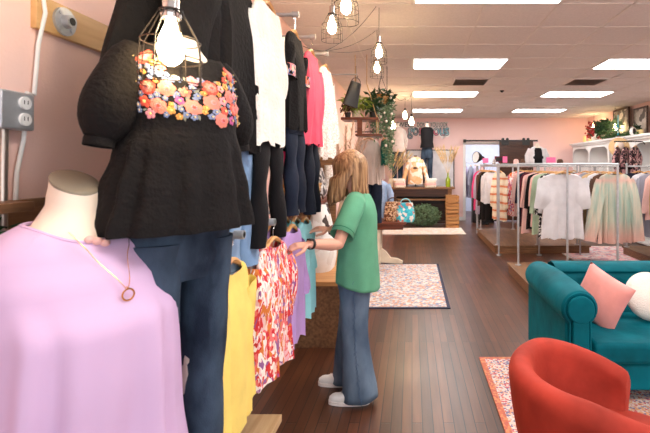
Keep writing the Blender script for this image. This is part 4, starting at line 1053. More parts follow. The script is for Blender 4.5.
# ------------------------------------------------------------------ right racks
RZ = 1.545
def platform(x0, x1, y0, y1, lab):
    t = thing('display_platform', lab, 'platform', (0, 0, 0)); t.location = (x0, y0, 0)
    f = MB(); f.bb(0, x1-x0, 0, y1-y0, .115, .14); f.build('top', 'oak_y', t, bevel=.003)
    f = MB(); f.bb(.02, x1-x0-.02, .02, y1-y0-.02, 0.0, .115); f.build('skirt', 'oak', t)
platform(1.36, 3.15, 4.75, 6.3, 'low wooden platform under the near rack, partly behind the teal sofa')
platform(1.42, 3.1, 7.62, 9.7, 'low wooden platform under the rack behind')
platform(3.62, 4.3, 5.9, 7.6, 'low wooden platform at right edge of view')
def rack(xs, y0, y1, zb0, zb1, lab, z=RZ):
    t = thing('clothes_rack', lab, 'clothes rack', (xs[0], y0, 0))
    for x in xs:
        for y, zb in ((y0, zb0), (y1, zb1)):
            f = MB(); f.tube([(x-xs[0], y-y0, zb), (x-xs[0], y-y0, z)], .0155, 10); f.tube([(x-xs[0], y-y0, zb), (x-xs[0], y-y0, zb+.008)], .045, 14); f.build('post', 'metal', t)
        f = MB(); f.tube([(x-xs[0], 0, z-.03), (x-xs[0], y1-y0, z-.03)], .013, 8); f.build('hanging_rail', 'metal', t)
    for y in (0, y1-y0):
        f = MB(); f.tube([(-.0, y, z), (xs[-1]-xs[0], y, z)], .0155, 10)
        for x in xs: f.ell((x-xs[0], y, z), (.022, .022, .022), 10, 6)
        f.build('cross_rail', 'metal', t)
rack([1.48, 2.165, 2.865], 6.13, 7.5, .14, 0, 'near silver pipe rack holding the white top and pastel blouse')
rack([1.50, 2.2, 2.9], 7.72, 9.6, .14, .14, 'far silver pipe rack holding the striped cardigan')
rack([3.66], 6.1, 7.5, .14, .14, 'single-rail pipe rack at the right edge')
GR = RZ-.03
def rg(x, y, mat, lab, **k): return plain_hang(x, y, GR, mat, lab, grp=None, **k)
# near rack, left rail (x 2.165): front to back
pw = hang((2.13, 6.22, GR), 0, 'offwhite', 'white oversized top', 'oversized off-white short-sleeved top at front of near rack', S(W=.27, L=.92, hem=.31, nw=.115, nd=.12, sl=.42, sw=.12, spread=.06, amp=.016, seed=61, k=3), jit=0, name='shirt', cat='shirt')
def seam(o):
    f = MB(); f.bb(.06, .16, -.052, -.046, -.42, -.30); 
seq = [('offwhite', 'second off-white top behind the oversized one', 6.42, .95, .26, .5), ('polka', 'black and white spotted blouse in near rack', 6.6, .97, .25, .55), ('sage', 'sage green long-sleeved top in near rack', 6.82, .95, .28, .55),
       ('palepink', 'pale pink top between sage and black garments', 6.98, .85, .26, .45), ('blackc', 'long black jacket behind the sage green top', 7.12, .92, .29, .5), ('palepink', 'dusty pink long cardigan at back of near rack', 7.26, 1.0, .33, .5), ('navy', 'navy jacket farthest back on near rack left rail', 7.38, .9, .25, .45)]
for c, lab, y, L_, w, sl in seq: rg(2.165, y, c, lab, L_=L_, w=w, sl=sl)
pr = MB()
hang((2.865, 6.22, GR), 0, 'pastel', 'pastel gathered blouse', 'pastel green and pink gathered blouse with full sleeves, front of near rack', S(W=.22, L=.98, hem=.235, nw=.10, nd=.12, sl=.88, sw=.085, spread=.16, amp=.034, k=9, seed=62, flare_sl=1.15), jit=0)
for c, lab, y in (('brownc', 'brown top directly behind the pastel blouse', 6.4), ('offwhite', 'cream top third on the pastel blouse rail', 6.6), ('tan', 'tan top fourth on the pastel blouse rail', 6.8), ('greycloth', 'grey top fifth on the pastel blouse rail', 7.0), ('palepink', 'blush top farthest back behind the pastel blouse', 7.25)):
    rg(2.865, y, c, lab, L_=.95, w=.24, sl=.45)
# far rack left rail
rg(1.56, 7.84, 'stripe', 'cream cardigan with orange stripes on the far rack', rz=R(-66), L_=.86, w=.19, sl=.55, name='cardigan', cat='cardigan')
for c, lab, y, L_ in (('offwhite', 'white top with black trim behind the striped cardigan', 8.25, .6), ('blackc', 'black dress left of the striped cardigan', 8.55, .95), ('brownc', 'brown top fourth along the far rack', 8.85, .7), ('mauve', 'grey-mauve top near the back of the far rack', 9.1, .9), ('hotpink', 'hot pink top last on the far rack', 9.4, .85)):
    rg(1.5, y, c, lab, L_=L_, w=.21, sl=.5, rz=R(-48))
for c, lab, y, L_ in (('maroon', 'maroon top on middle rail of the far rack', 7.85, .95), ('navy', 'navy dress on middle rail of the far rack', 8.1, 1.0), ('palepink', 'pink blouse on middle rail of the far rack', 8.4, .85), ('redfloral', 'red print blouse at back of far rack middle rail', 8.9, .9)):
    rg(2.2, y, c, lab, L_=L_, w=.24, sl=.5)
for c, lab, y in (('blackc', 'black top on right rail of the far rack', 7.9), ('tan', 'tan top on right rail of the far rack', 8.3)):
    rg(2.9, y, c, lab, L_=.8, w=.22, sl=.4)
for c, lab, y, L_ in (('tan', 'tan ruffled blouse at the right edge of view', 6.2, .62), ('palepink', 'pale pink jacket behind the tan blouse at right edge', 6.38, .68), ('greycloth', 'slate grey coat at the right edge rack', 6.6, .95), ('offwhite', 'cream coat behind the slate grey coat', 6.8, .9), ('navy', 'dark navy coat farthest back at right edge', 7.1, 1.0)):
    rg(3.66, y, c, lab, L_=L_, w=.26, sl=.5)
# shelf over the far rack with displays
t = thing('display_shelf', 'long white shelf above the far rack carrying displays', 'shelf', (1.42, 9.75, 0))
SZ = 1.555
f = MB(); f.bb(0, 2.75, 0, .34, SZ-.03, SZ); f.build('board', 'white', t, bevel=.003)
for x in (.05, 2.7):
    f = MB(); f.bb(x-.02, x+.02, .15, .19, 0, SZ-.03); f.build('post', 'metal', t)
def sh(x, y=9.9): v = P(x, 0, y); return Vector((v.x, y, SZ))
def card(px_, w, h, mat, lab, y=9.85, border=None):
    t = thing('card_sign', lab, 'sign', sh(px_, y), R(random.uniform(-12, 12)))
    f = MB(); f.box((0, 0, h/2+.04), (w, .008, h), Matrix.Rotation(R(-6), 3, 'X')); f.build('card', mat, t)
    f = MB(); f.lathe([(.03, 0), (.03, .008), (.005, .012), (.005, .05)], n=10); f.build('stand', 'chrome', t)
card(485.5, .13, .10, 'pinkcard', 'pink card on stand above the far rack, leftmost of three')
card(505, .10, .14, 'pinkcard', 'pink card beside the dark framed sign above far rack')
card(551, .20, .12, 'pinkcard', 'hot pink card standing right of the white jacket')
t = thing('framed_sign', 'small dark framed sign above the far rack', 'sign', sh(499.5, 9.95))
f = MB(); f.box((0, 0, .12), (.22, .02, .13)); f.build('frame', 'maroon', t, bevel=.003); f = MB(); f.box((0, -.012, .12), (.17, .004, .08)); f.build('panel', 'black', t)
f = MB(); f.bb(-.02, .02, -.03, .03, 0, .06); f.build('foot', 'maroon', t)
t = thing('dress_form', 'small bust form above the rack wearing a white jacket', 'mannequin', sh(537, 9.95), 0)
f = MB(); f.loft([ring(interp(TORSO, z)[0]*.85, interp(TORSO, z)[1]*.85, .48+z, cy=interp(TORSO, z)[2]) for z in [-i*.03 for i in range(17)]]); f.build('torso', 'form', t)
f = MB(); f.loft([ring(interp(TORSO, z)[0]*.9+.004, interp(TORSO, z)[1]*.9+.008, .48+z, 40, cy=interp(TORSO, z)[2]) for z in [-.11-i*.03 for i in range(13)]], False, False)
o = f.build('camisole', 'blackp'); o.location = t.location; tag(o, 'black camisole under the white jacket on the rack-top bust', 'top')
f = MB(); rs = []
for i, (a, b, z) in enumerate(((.08, .065, .40), (.125, .085, .375), (.175, .105, .325), (.18, .125, .22), (.185, .13, .1), (.195, .135, .01))):
    rr = [(a*sgn(math.cos(q), .88), b*sgn(math.sin(q), .88), z) for q in [R(-90+26+(360-52)*j/36) for j in range(37)]]; rs.append(rr)
f.loft(rs, False, False, closed=False)
for sd in (-1, 1): f.tube([(sd*.15, 0, .345), (sd*.215, 0, .2), (sd*.225, -.02, .03)], [.055, .058, .045], 14)
o = f.build('jacket', 'offwhite', solid=.006); o.location = t.location; tag(o, 'white open jacket on the small bust above the racks', 'jacket')
for px_, mat, lab, w in ((516, 'palepink', 'pale pink cap on the shelf above the far rack', .11), (523, 'brownc', 'brown bag cap left of the white jacket', .10), (560, 'brownc', 'brown hat on the shelf right of the pink card', .13), (494, 'greylace', 'small grey hat at left end of rack-top shelf', .07)):
    t = thing('brimmed_hat', lab, 'hat', sh(px_, 9.93)); f = MB(); f.lathe([(w*.55, .012), (w*.5, .09), (w*.3, .12), (.01, .122)], n=20); f.build('crown', mat, t)
    f = MB(); f.lathe([(w*.5, .006), (w, 0), (w, .006), (w*.5, .014)], n=24); f.build('brim', mat, t)

# ------------------------------------------------------------------ white cubby cabinet on the right wall
CX = 4.42; C0, C1 = 6.6, 12.1; CT = 2.13
t = thing('cubby_cabinet', 'long white wall cabinet with arched cubbies on the right', 'cabinet', (CX, C0, 0))
D_ = XR-CX-.005; Ln = C1-C0
f = MB(); f.bb(-.08, D_, -.04, Ln+.04, CT-.045, CT); f.bb(-.04, D_, 0, Ln, CT-.09, CT-.045); f.build('cornice', 'white', t, bevel=.004)
f = MB(); f.bb(D_-.02, D_, 0, Ln, .05, CT-.09); f.build('back_panel', 'white', t)
nb = 5; bw = Ln/nb; face = MB()
for k in range(nb+1):
    g = MB(); yy = k*bw; g.bb(0.02, D_-.02, max(0, yy-.012), min(Ln, yy+.012), .05, CT-.09); g.build('divider', 'white', t)
for k in range(nb):
    y0, y1 = k*bw+.03, (k+1)*bw-.03; pts = [(y0, CT-.09), (y0, CT-.40)]
    pts += [(y0, CT-.36)]; N_ = 14
    arc = []
    for j in range(N_+1):
        s = j/N_; yy = y0+(y1-y0)*s; d = min(s, 1-s)*(y1-y0)
        z = CT-.16-(.11*(1-math.sin(min(1, d/.2)*PI/2)))
        arc.append((yy, z))
    for j in range(N_):
        (ya, za), (yb, zb) = arc[j], arc[j+1]
        vs = [(x, y, z) for x in (0, .02) for y, z in ((ya, za), (yb, zb), (yb, CT-.09), (ya, CT-.09))]
        face.add(vs, [(0, 1, 2, 3), (7, 6, 5, 4), (0, 4, 5, 1)])
for k in range(nb+1): face.bb(0, .02, max(0, k*bw-.03), min(Ln, k*bw+.03), .0, CT-.09)
face.build('face_frame', 'white', t, False)
for z in (.9, .05):
    f = MB(); f.bb(.0, D_-.02, 0, Ln, z-.03, z); f.build('shelf', 'white', t)
o = garment_mb(W=.17, L=.6, hem=.18, sl=.3, sw=.06, seed=70).build('denim_jacket', 'jeansm'); o.location = (4.68, 9.95, 1.98); o.rotation_euler = (0, 0, R(-90)); tag(o, 'blue denim jacket hanging inside a white cubby', 'jacket')
h_ = thing('clothes_hanger', 'wooden hanger holding the denim jacket in the cubby', 'hanger', (4.68, 9.95, 1.98), R(-90)); hanger_into(h_, .16)
f = MB(); f.tube([(4.44, 9.95, 1.975), (4.88, 9.95, 1.975)], .008, 8); tag(f.build('cubby_rail', 'metal'), 'short metal rail inside the white cubby with denim jacket', 'clothes rail')
# dark rail with floral dresses in front of the cabinet
DY = 8.35; dz = P(0, 141.5, DY).z
t = thing('wall_rail', 'black rail beside the straw hat holding dark floral dresses', 'clothes rail', (CX-.08, DY, dz))
f = MB(); f.tube([(.08, -.0, -.05), (.03, 0, 0), (-.5, 0, 0), (-.5, 0, -.02)], .012, 8); f.build('bar', 'darkmetal', t)
for k, (x, lab) in enumerate(((-.10, 'dark floral dress closest to the cabinet on black rail'), (-.28, 'dark floral dress in the middle of the black rail'), (-.44, 'dark floral dress at the free end of the black rail'))):
    hang((CX-.08+x, DY, dz), R(90-6+6*k-40), 'darkfloral', lab, lab, S(W=.19, L=1.05, hem=.27, sl=.3, sw=.07, spread=.06, amp=.025, seed=80+k), 'dark floral dresses', 'dress', 'dress')
t = thing('sun_hat', 'beige wide-brimmed hat with white fabric hanging left of dark floral dresses', 'hat', P(619, 147, 8.6)+Vector((0, 0, 0)))
rot = Matrix.Rotation(R(-78), 3, 'X') @ Matrix.Rotation(R(-20), 3, 'Y')
rot = Vector((-.35, -.9, .15)).to_track_quat('Z', 'Y').to_matrix()
def lt(prof, nm, mat, sx=1):
    g = MB(); g.loft([[rot @ Vector((r*math.cos(2*PI*j/26), r*sx*math.sin(2*PI*j/26), z)) for j in range(26)] for r, z in prof], True, True); g.build(nm, mat, t)
lt([(.095, 0), (.09, .09), (.06, .12), (.01, .125)], 'crown', 'beige'); lt([(.09, .0), (.19, -.012), (.19, -.004), (.09, .01)], 'brim', 'tan')
f = MB(); f.tube([(0, .02, -.1), (-.01, 0, -.3)], [.05, .015], 10); f.build('scarf', 'offwhite', t)
f = MB(); f.tube([P(619, 141, 8.62)+Vector((0, .02, .02)), Vector((CX-.08, 8.95, CT-.03))], .004, 6); tag(f.build('hat_hook', 'darkmetal'), 'thin dark hook behind the beige hat', 'hook')
# objects on the cabinet
def cab(px_, y): return Vector((P(px_, 0, y).x, y, CT))
def framed(yc, w, h, z, lab, x=XR-.12):
    t = thing('picture_frame', lab, 'picture', (x, yc, z), 0)
    rt = Matrix.Rotation(R(6), 3, 'Y')
    f = MB()
    for s in (-1, 1): f.box((0, s*(w/2-.02), h/2), (.03, .04, h)); f.box((0, 0, h/2+s*(h/2-.02)), (.03, w-.08, .04))
    f.build('frame', 'darkwood', t, bevel=.004)
    f = MB(); f.box((.0, 0, h/2), (.012, w-.08, h-.08)); f.build('picture', 'pictured', t)
framed(10.06, .75, .70, CT, 'dark framed faded picture standing on cabinet behind the greenery')
framed(9.2, .56, .62, CT, 'dark framed faded picture nearer the right edge on cabinet')
f = MB()
for k, (px_, y, h) in enumerate(((584.5, 11.6, .18), (590, 11.4, .16), (638, 8.9, .12), (641.5, 8.8, .12))):
    g = MB(); g.lathe([(.035, 0), (.037, .01), (.037, h), (.03, h), (.005, h-.01)], n=14); o = g.build('pillar_candle', 'candle'); o.location = cab(px_, y)
    tag(o, ['cream pillar candle farthest left on the white cabinet', 'cream pillar candle just left of the red flowers', 'yellow candle left of its twin near the cow figurine', 'yellow candle right of its twin near the cow figurine'][k], 'candle', 'candles on the cabinet')
t = thing('flower_arrangement', 'red and white flower arrangement on the white cabinet', 'flowers', cab(598, 11.0)-Vector((.06, 0, 0)))
f = MB(); leaves(f, (0, 0, .3), (.25, .18, .22), 160, .09, 301); f.build('foliage', 'leafd', t)
f = MB(); rr = random.Random(8)
for k in range(26): 
    p = (rr.uniform(-.24, .2), rr.uniform(-.18, .05), rr.uniform(.1, .46)); leaves(f, p, (.05, .05, .05), 14, .06, 400+k, .9)
f.build('red_blossoms', 'redflower', t)
f = MB()
for k in range(12): leaves(f, (rr.uniform(-.1, .25), rr.uniform(-.2, .05), rr.uniform(.1, .4)), (.04, .04, .04), 12, .05, 500+k, .9)
f.build('white_blossoms', 'whitec', t)
f = MB(); f.lathe([(.07, 0), (.1, .1), (.07, .18), (.08, .2)], n=18); f.build('vase', 'whitec', t)
potted(cab(607, 10.4)-Vector((.06, 0, 0)), 'leafd', 'dark leafy plant behind the hanging bulb on cabinet', .18, .38, .14, 300, 'cream', .08, 12)
potted(cab(616, 9.9), 'greyleaf', 'tall grey-green plant in front of tall dark frame', .12, .42, .10, 160, 'cream', .05, 13)
potted(cab(636, 9.25), 'leafd', 'small dark plant in front of the right picture', .13, .18, .08, 160, 'black', .05, 14)
f = MB(); leaves(f, (0, 0, .03), (.1, .9, .05), 420, .07, 15); o = f.build('leafy_garland', 'leaf'); o.location = (CX+.08, 9.6, CT+.02); tag(o, 'green leafy garland lying along the white cabinet top', 'garland')
t = thing('candlestick', 'tall teal candlestick with candle on the white cabinet', 'candlestick', cab(619, 9.4)+Vector((-.02, 0, 0)))
f = MB(); f.lathe([(.05, 0), (.05, .015), (.015, .03), (.02, .1), (.012, .18), (.025, .25), (.012, .28)], n=16); f.build('stick', 'tealfloral', t); f = MB(); f.lathe([(.014, .28), (.013, .48)], n=10); f.build('candle', 'aqua', t)
t = thing('figurine', 'black and white round figurine on the white cabinet', 'figurine', cab(633, 8.9))
f = MB(); f.ell((0, 0, .09), (.07, .06, .09)); f.build('body', 'white', t); f = MB(); f.ell((0, -.045, .09), (.035, .03, .06)); f.build('face', 'black', t)

# ------------------------------------------------------------------ sofa
t = thing('sofa', 'teal velvet tufted sofa with rolled arms at right', 'sofa', (1.05, 2.73, 0))
def S_(fn, nm, **k):
    m_ = MB(); fn(m_); return m_.build(nm, 'teal', t, **k)
LW = 2.3
for nm, xo in (('arm', 0), ('arm', LW)):
    m = MB(); m.tube([(xo, 0.02, .625), (xo, .3, .63), (xo, .65, .63), (xo, .93, .62)], [.115, .122, .124, .11], 28)
    inn = 1 if xo == 0 else -1
    m.bb(xo-.085, xo+.085, .04, .93, .08, .62); a_ = m.build('arm', 'teal', t, bevel=.012)
    f = MB(); f.tube([(xo, -.01, .625), (xo, .02, .625)], [.085, .085], 24); f.bb(xo-.05, xo+.05, -.005, .045, .09, .6); f.build('front_panel', 'teal', a_, bevel=.008)
    f = MB(); pts = [(xo-.1*math.cos(R(a)), .018, .625+.1*math.sin(R(a))) for a in range(-50, 231, 14)]
    f.tube([(xo-.062, .018, .1)]+pts+[(xo+.062, .018, .1)], .007, 6); f.build('piping', 'teal', a_)
m = MB(); nx, nz = 60, 18; rows = []
for j in range(nz+1):
    s = j/nz; row = []
    for i in range(nx+1):
        u = i/nx; x = .10+(LW-.2)*u; z = .40+.30*s; y = .62+.17*s-(.02 if s > .9 else 0)
        dd = 0
        for rj, rz_ in enumerate((.48, .59)):
            sp = .145
            for q in range(-1, 17):
                xx = .22+sp*q+(sp/2 if rj else 0)
                if 0 < xx < LW: dd += .030*math.exp(-(((x-xx)/.036)**2+((z-rz_)/.036)**2))*1.5
        y += dd-.012*math.sin(PI*min(1, s*1.05)); row.append((x, y, z))
    rows.append(row)
rows += [[(x, .84, .728) for x, _, _ in rows[-1]], [(x, .92, .735) for x, _, _ in rows[-1]], [(x, 1.0, .70) for x, _, _ in rows[-1]], [(x, 1.0, .08) for x, _, _ in rows[-1]]]
m.loft(rows, False, False, closed=False); m.build('backrest', 'teal', t)
f = MB()
for rj, rz_ in enumerate((.48, .59)):
    for q in range(0, 15):
        xx = .22+.145*q+(.0725 if rj else 0)
        if xx < LW-.15: f.ell((xx, .62+.17*(rz_-.40)/.30+.01, rz_), (.011, .008, .011), 8, 6)
o = f.build('tufting_buttons', 'teal', t)
m = MB(); m.bb(.09, LW-.09, .02, .68, .27, .405); m.build('seat_cushion', 'teal', t, bevel=.03)
m = MB(); m.bb(.09, LW-.09, .05, .97, .1, .265); m.build('base', 'teal', t, bevel=.012)
for x in (0, LW):
    for y in (.1, .88):
        f = MB(); f.lathe([(.02, 0.012), (.028, .09)], (x, y, 0), 12); f.build('foot', 'darkwood', t)
def cushion(c, w, h, th, rot, mat, name, label, power=.5, rnd_=False):
    m = MB(); n_ = 16; vs = {}
    for side in (-1, 1):
        g = []
        for i in range(n_+1):
            r = []
            for j in range(n_+1):
                u, v = -1+2*i/n_, -1+2*j/n_
                if rnd_:
                    uu = u*math.sqrt(1-v*v/2); vv = v*math.sqrt(1-u*u/2)
                else:
                    uu = u*(1-.06*(1-v*v)); vv = v*(1-.06*(1-u*u))
                q = ((1-u*u)*(1-v*v))
                hgt = th*(max(q, 0)**power if not rnd_ else math.sqrt(max(0, 1-min(1, uu*uu+vv*vv))))
                hgt += 0 if rnd_ else .006*q*math.sin(9*u+4*v)
                r.append(Vector((uu*w/2, side*hgt, vv*h/2)))
            g.append(r)
        m.loft(g, False, False, closed=False)
    o = m.build(name, mat); bm = bmesh.new(); bm.from_mesh(o.data); bmesh.ops.remove_doubles(bm, verts=bm.verts, dist=.0005); bmesh.ops.recalc_face_normals(bm, faces=bm.faces); bm.to_mesh(o.data); bm.free()
    o.location = c; o.rotation_euler = rot; tag(o, label, 'cushion'); return o
cushion((1.345, 3.14, .575), .38, .38, .07, (R(-14), R(20), R(-60)), 'pinkc', 'throw_pillow', 'square pink satin pillow leaning on the sofa arm', .42)
cushion((1.725, 3.19, .575), .35, .35, .085, (R(-25), 0, R(-5)), 'knitw', 'round_pillow', 'round cream pillow on the teal sofa at right edge', 1, True)

# ------------------------------------------------------------------ rust armchair, faces +x
t = thing('armchair', 'rust red velvet tub armchair in the lower right corner', 'armchair', (.765, 1.74, .0), 0)
m = MB(); secs = []; NA = 48
for i in range(NA+1):
    a = R(48+(360-96)*i/NA); q = abs(i/NA-.5)*2     # 0 at back, 1 at arm ends
    top = .735-.15*max(0, (q-.42)/.58)**1.3; th = .048
    ro, ri = .375, .375-.10
    d = Vector((math.cos(a), math.sin(a), 0)); sec = []
    prof = [(.27, .16), (.30, .30), (ro-.02, .48), (ro, top-.07)]
    for k in range(0, 9):
        b = PI*k/8; prof.append(((ro+ri)/2+math.cos(b)*(ro-ri)/2, top-.05+math.sin(b)*.05))
    prof += [(ri-.0, top-.12), (ri-.03, .42), (.22, .40), (.20, .16)]
    for r_, z in prof: sec.append(d*r_+Vector((0, 0, z)))
    secs.append(sec)
m.loft(secs, True, True); m.build('shell', 'rust', t, sub=1)
m = MB(); m.loft([[(.05+a*sgn(math.cos(2*PI*j/40), .8), b*sgn(math.sin(2*PI*j/40), .8), z) for j in range(40)] for a, b, z in ((.25, .235, .26), (.29, .26, .29), (.30, .265, .38), (.29, .255, .425), (.25, .22, .44), (.05, .05, .448))]); m.build('seat_cushion', 'rust', t)
m = MB(); m.lathe([(.26, .14), (.27, .2), (.26, .27)], n=40); m.build('base', 'rust', t)
for a in (45, 135, 225, 315):
    f = MB(); f.tube([(.2*math.cos(R(a)), .2*math.sin(R(a)), .16), (.24*math.cos(R(a)), .24*math.sin(R(a)), .012)], [.018, .011], 10); f.build('leg', 'darkwood', t)

# ------------------------------------------------------------------ the customer
per = thing('person', 'woman in green T-shirt and flared jeans browsing the left rails', 'person', (-.42, 2.95, 0), 0)
O = Vector((-.42, 2.95, 0))
def W(*pts): return [Vector(p)-O for p in pts]
body = MB()
# left = near side (smaller y)
sh_n, el_n, wr_n = (-.375, 2.79, 1.275), (-.437, 2.60, 1.055), (-.555, 2.37, 1.10)
sh_f, el_f, wr_f = (-.385, 3.10, 1.275), (-.42, 3.10, 1.04), (-.545, 2.92, 1.10)
body.tube(W((-.385, 2.95, .82), (-.385, 2.95, .92), (-.375, 2.95, 1.05), (-.365, 2.95, 1.2), (-.365, 2.95, 1.28), (-.37, 2.95, 1.33)), [.12, .125, .105, .12, .10, .05], 20, up=(0, 1, 0), flat=.85)
body.tube(W((-.365, 2.95, 1.30), (-.385, 2.95, 1.37), (-.41, 2.95, 1.45)), [.05, .046, .045], 14)
body.tube(W((-.37, 2.83, 1.285), (-.37, 3.07, 1.285)), [.052, .052], 14)
for s, e, w in ((sh_n, el_n, wr_n), (sh_f, el_f, wr_f)):
    S0, E0, W0 = Vector(s), Vector(e), Vector(w)
    body.tube([p-O for p in (S0, S0.lerp(E0, .5), E0, E0.lerp(W0, .25), E0.lerp(W0, .6), W0)], [.047, .040, .035, .037, .030, .023], 14)
def hand(wr, d, palm_n, curl=.35, sc=1.0, flip=1):
    """palm + five fingers; d = pointing direction, palm_n = palm normal"""
    wr = Vector(wr); d = Vector(d).normalized(); nn = Vector(palm_n); nn = (nn-d*nn.dot(d)).normalized(); w = d.cross(nn)*flip
    body.tube([p-O for p in (wr, wr+d*.03, wr+d*.075)], [.022, .032, .034], 14, flat=.42, up=w)
    base = wr+d*.072
    for k, (off, L_, r) in enumerate(((.027, .068, .0082), (.009, .076, .0085), (-.009, .071, .0082), (-.026, .056, .0074))):
        p = base+w*off; seg = [p-d*.02, p]; a = 0
        q = p
        for f_ in (.42, .32, .26):
            a += curl*(1+.2*k); q = q+(d*math.cos(a)+nn*math.sin(a)+w*off*1.2)*L_*f_*sc; seg.append(q)
        body.tube([x-O for x in seg], [r*1.1, r*1.1, r, r*.92, r*.78], 10)
    p = wr+d*.025+w*.024; q1 = p+(d*.55+w*.75+nn*.3).normalized()*.034; q2 = q1+(d*.9+w*.2+nn*.35).normalized()*.03; q3 = q2+(d*.95+nn*.4).normalized()*.022
    body.tube([x-O for x in (p-w*.01, p, q1, q2, q3)], [.012, .013, .011, .0095, .0075], 10)
hand(wr_n, (-1, -.62, -.06), (0.1, .35, -1), .32, flip=1)
hand(wr_f, (-1, -.25, .10), (0.1, .3, -1), .22, flip=1)
# head, tipped forward (facing -x, down)
hc = Vector((-.422, 2.95, 1.497)); hr = Matrix.Rotation(R(-30), 3, 'Y')
hrw = Matrix.Rotation(R(-28), 3, 'Y')
def hp(x, y, z): return hc+hrw @ Vector((x, y, z))-O      # x<0 is the face
body.ell(hp(.008, 0, .02), (.093, .073, .090), 20, 14, hrw)
body.ell(hp(-.030, 0, -.045), (.058, .054, .068), 18, 12, hrw)
body.ell(hp(-.062, 0, -.088), (.024, .028, .020), 12, 8, hrw)
body.tube([hp(-.078, 0, .012), hp(-.098, 0, -.022), hp(-.104, 0, -.034), hp(-.088, 0, -.042)], [.008, .0095, .012, .009], 10)
body.tube([hp(-.083, -.02, -.066), hp(-.094, 0, -.064), hp(-.083, .02, -.066)], [.005, .0075, .005], 8)
body.tube([hp(-.080, -.045, .028), hp(-.090, -.02, .034), hp(-.092, 0, .03), hp(-.090, .02, .034), hp(-.080, .045, .028)], .006, 8)
for s in (-1, 1): body.ell(hp(.005, s*.073, -.01), (.016, .008, .028), 10, 8, hrw)
# legs under the jeans, ankles
hipn, hipf = (-.385, 2.87, .84), (-.395, 3.02, .84)
ft_n, ft_f = (-.335, 2.82, .08), (-.45, 3.07, .08)
for h0, a0 in ((hipn, ft_n), (hipf, ft_f)):
    h0, a0 = Vector(h0), Vector(a0); kn = h0.lerp(a0, .48)+Vector((-.03, 0, 0))
    body.tube([p-O for p in (h0, h0.lerp(kn, .5), kn, kn.lerp(a0, .35), a0, a0-Vector((0, 0, .03)))], [.088, .072, .052, .052, .034, .034], 16)
bo = body.build('body', 'skin', per)
rm = bo.modifiers.new('remesh', 'REMESH'); rm.mode = 'VOXEL'; rm.voxel_size = .0045; rm.use_smooth_shade = True
sm = bo.modifiers.new('smooth', 'SMOOTH'); sm.iterations = 3; sm.factor = .5
# eyes, brows, lips
for s in (-1, 1):
    f = MB(); f.ell(hp(-.080, s*.031, .008), (.010, .013, .009), 12, 8, hrw); e_ = f.build('eye', 'white', per)
    f = MB(); f.ell(hp(-.088, s*.031, .006), (.004, .006, .006), 10, 6, hrw); f.build('iris', 'brownc', e_)
    f = MB(); f.tube([hp(-.088, s*.016, .033), hp(-.090, s*.03, .038), hp(-.078, s*.048, .032)], .0028, 6); f.build('eyebrow', 'brownc', per)
f = MB(); f.tube([hp(-.083, -.019, -.067), hp(-.097, 0, -.066), hp(-.083, .019, -.067)], [.003, .0055, .003], 8); f.build('lips', 'palepink', per)
# hair: shell over the skull then locks falling
f = MB()
HR = []
CUT = -.35
for i in range(15):
    lat = PI/2-PI*.62*i/14
    rr = []
    for j in range(36):
        a = 2*PI*j/36; x = math.cos(a); y = math.sin(a)
        v = Vector((.113*math.cos(lat)*x+.012, .091*math.cos(lat)*y, .112*math.sin(lat)+.022))
        rr.append(hp(*v))
    HR.append(rr)
f.loft(HR[:9], True, False)
rnd = random.Random(21)
for k in range(330):
    a = rnd.uniform(-140, 140) if k < 270 else rnd.choice([-1, 1])*rnd.uniform(125, 158)   # around the back of the head; 0 = back (+x)
    aa = R(a); lat = R(rnd.uniform(5, 62))
    p0 = hp(.110*math.cos(lat)*math.cos(aa)+.012, .089*math.cos(lat)*math.sin(aa), .110*math.sin(lat)+.022)
    p1 = hp(.116*math.cos(aa)+.010, .098*math.sin(aa), .0)
    back = math.cos(aa)                      # 1 back, -1 face
    endz = 1.30+.03*abs(math.sin(aa))+rnd.uniform(-.03, .03)-.045*max(0, -back)-.02*abs(math.sin(aa))
    w1 = p1+O
    ex = hc.x+.085*back+.0+(-.055 if back < .3 else .03*back); ey = hc.y+.088*math.sin(aa)+rnd.uniform(-.01, .01)
    mid = Vector((w1.x+(ex-w1.x)*.55, w1.y+(ey-w1.y)*.4+.012*math.sin(aa), 1.43))
    e1 = Vector((ex, ey, endz)); e0 = mid.lerp(e1, .6)+Vector((rnd.uniform(-.012, .012), .008*math.sin(aa), 0))
    pp = [p0, p1, mid-O, e0-O, e1-O]; wv = .006*math.sin(k); pp[2] = pp[2]+Vector((wv, 0, 0)); pp[3] = pp[3]-Vector((wv, 0, 0))
    cv = []
    for i in range(4):
        a0, a1, a2, a3 = pp[max(i-1, 0)], pp[i], pp[i+1], pp[min(i+2, 4)]
        for q in (0, .33, .66):
            cv.append(.5*((2*a1)+(a2-a0)*q+(2*a0-5*a1+4*a2-a3)*q*q+(3*a1-a0-3*a2+a3)*q**3))
    cv.append(pp[4]); f.tube(cv, [.007+.003*math.sin(PI*min(1, i/9)) if i < 10 else .010-.0028*(i-9) for i in range(13)], 6)
ho = f.build('hair', 'hair', per)
rm = ho.modifiers.new('remesh', 'REMESH'); rm.mode = 'VOXEL'; rm.voxel_size = .004; rm.use_smooth_shade = True
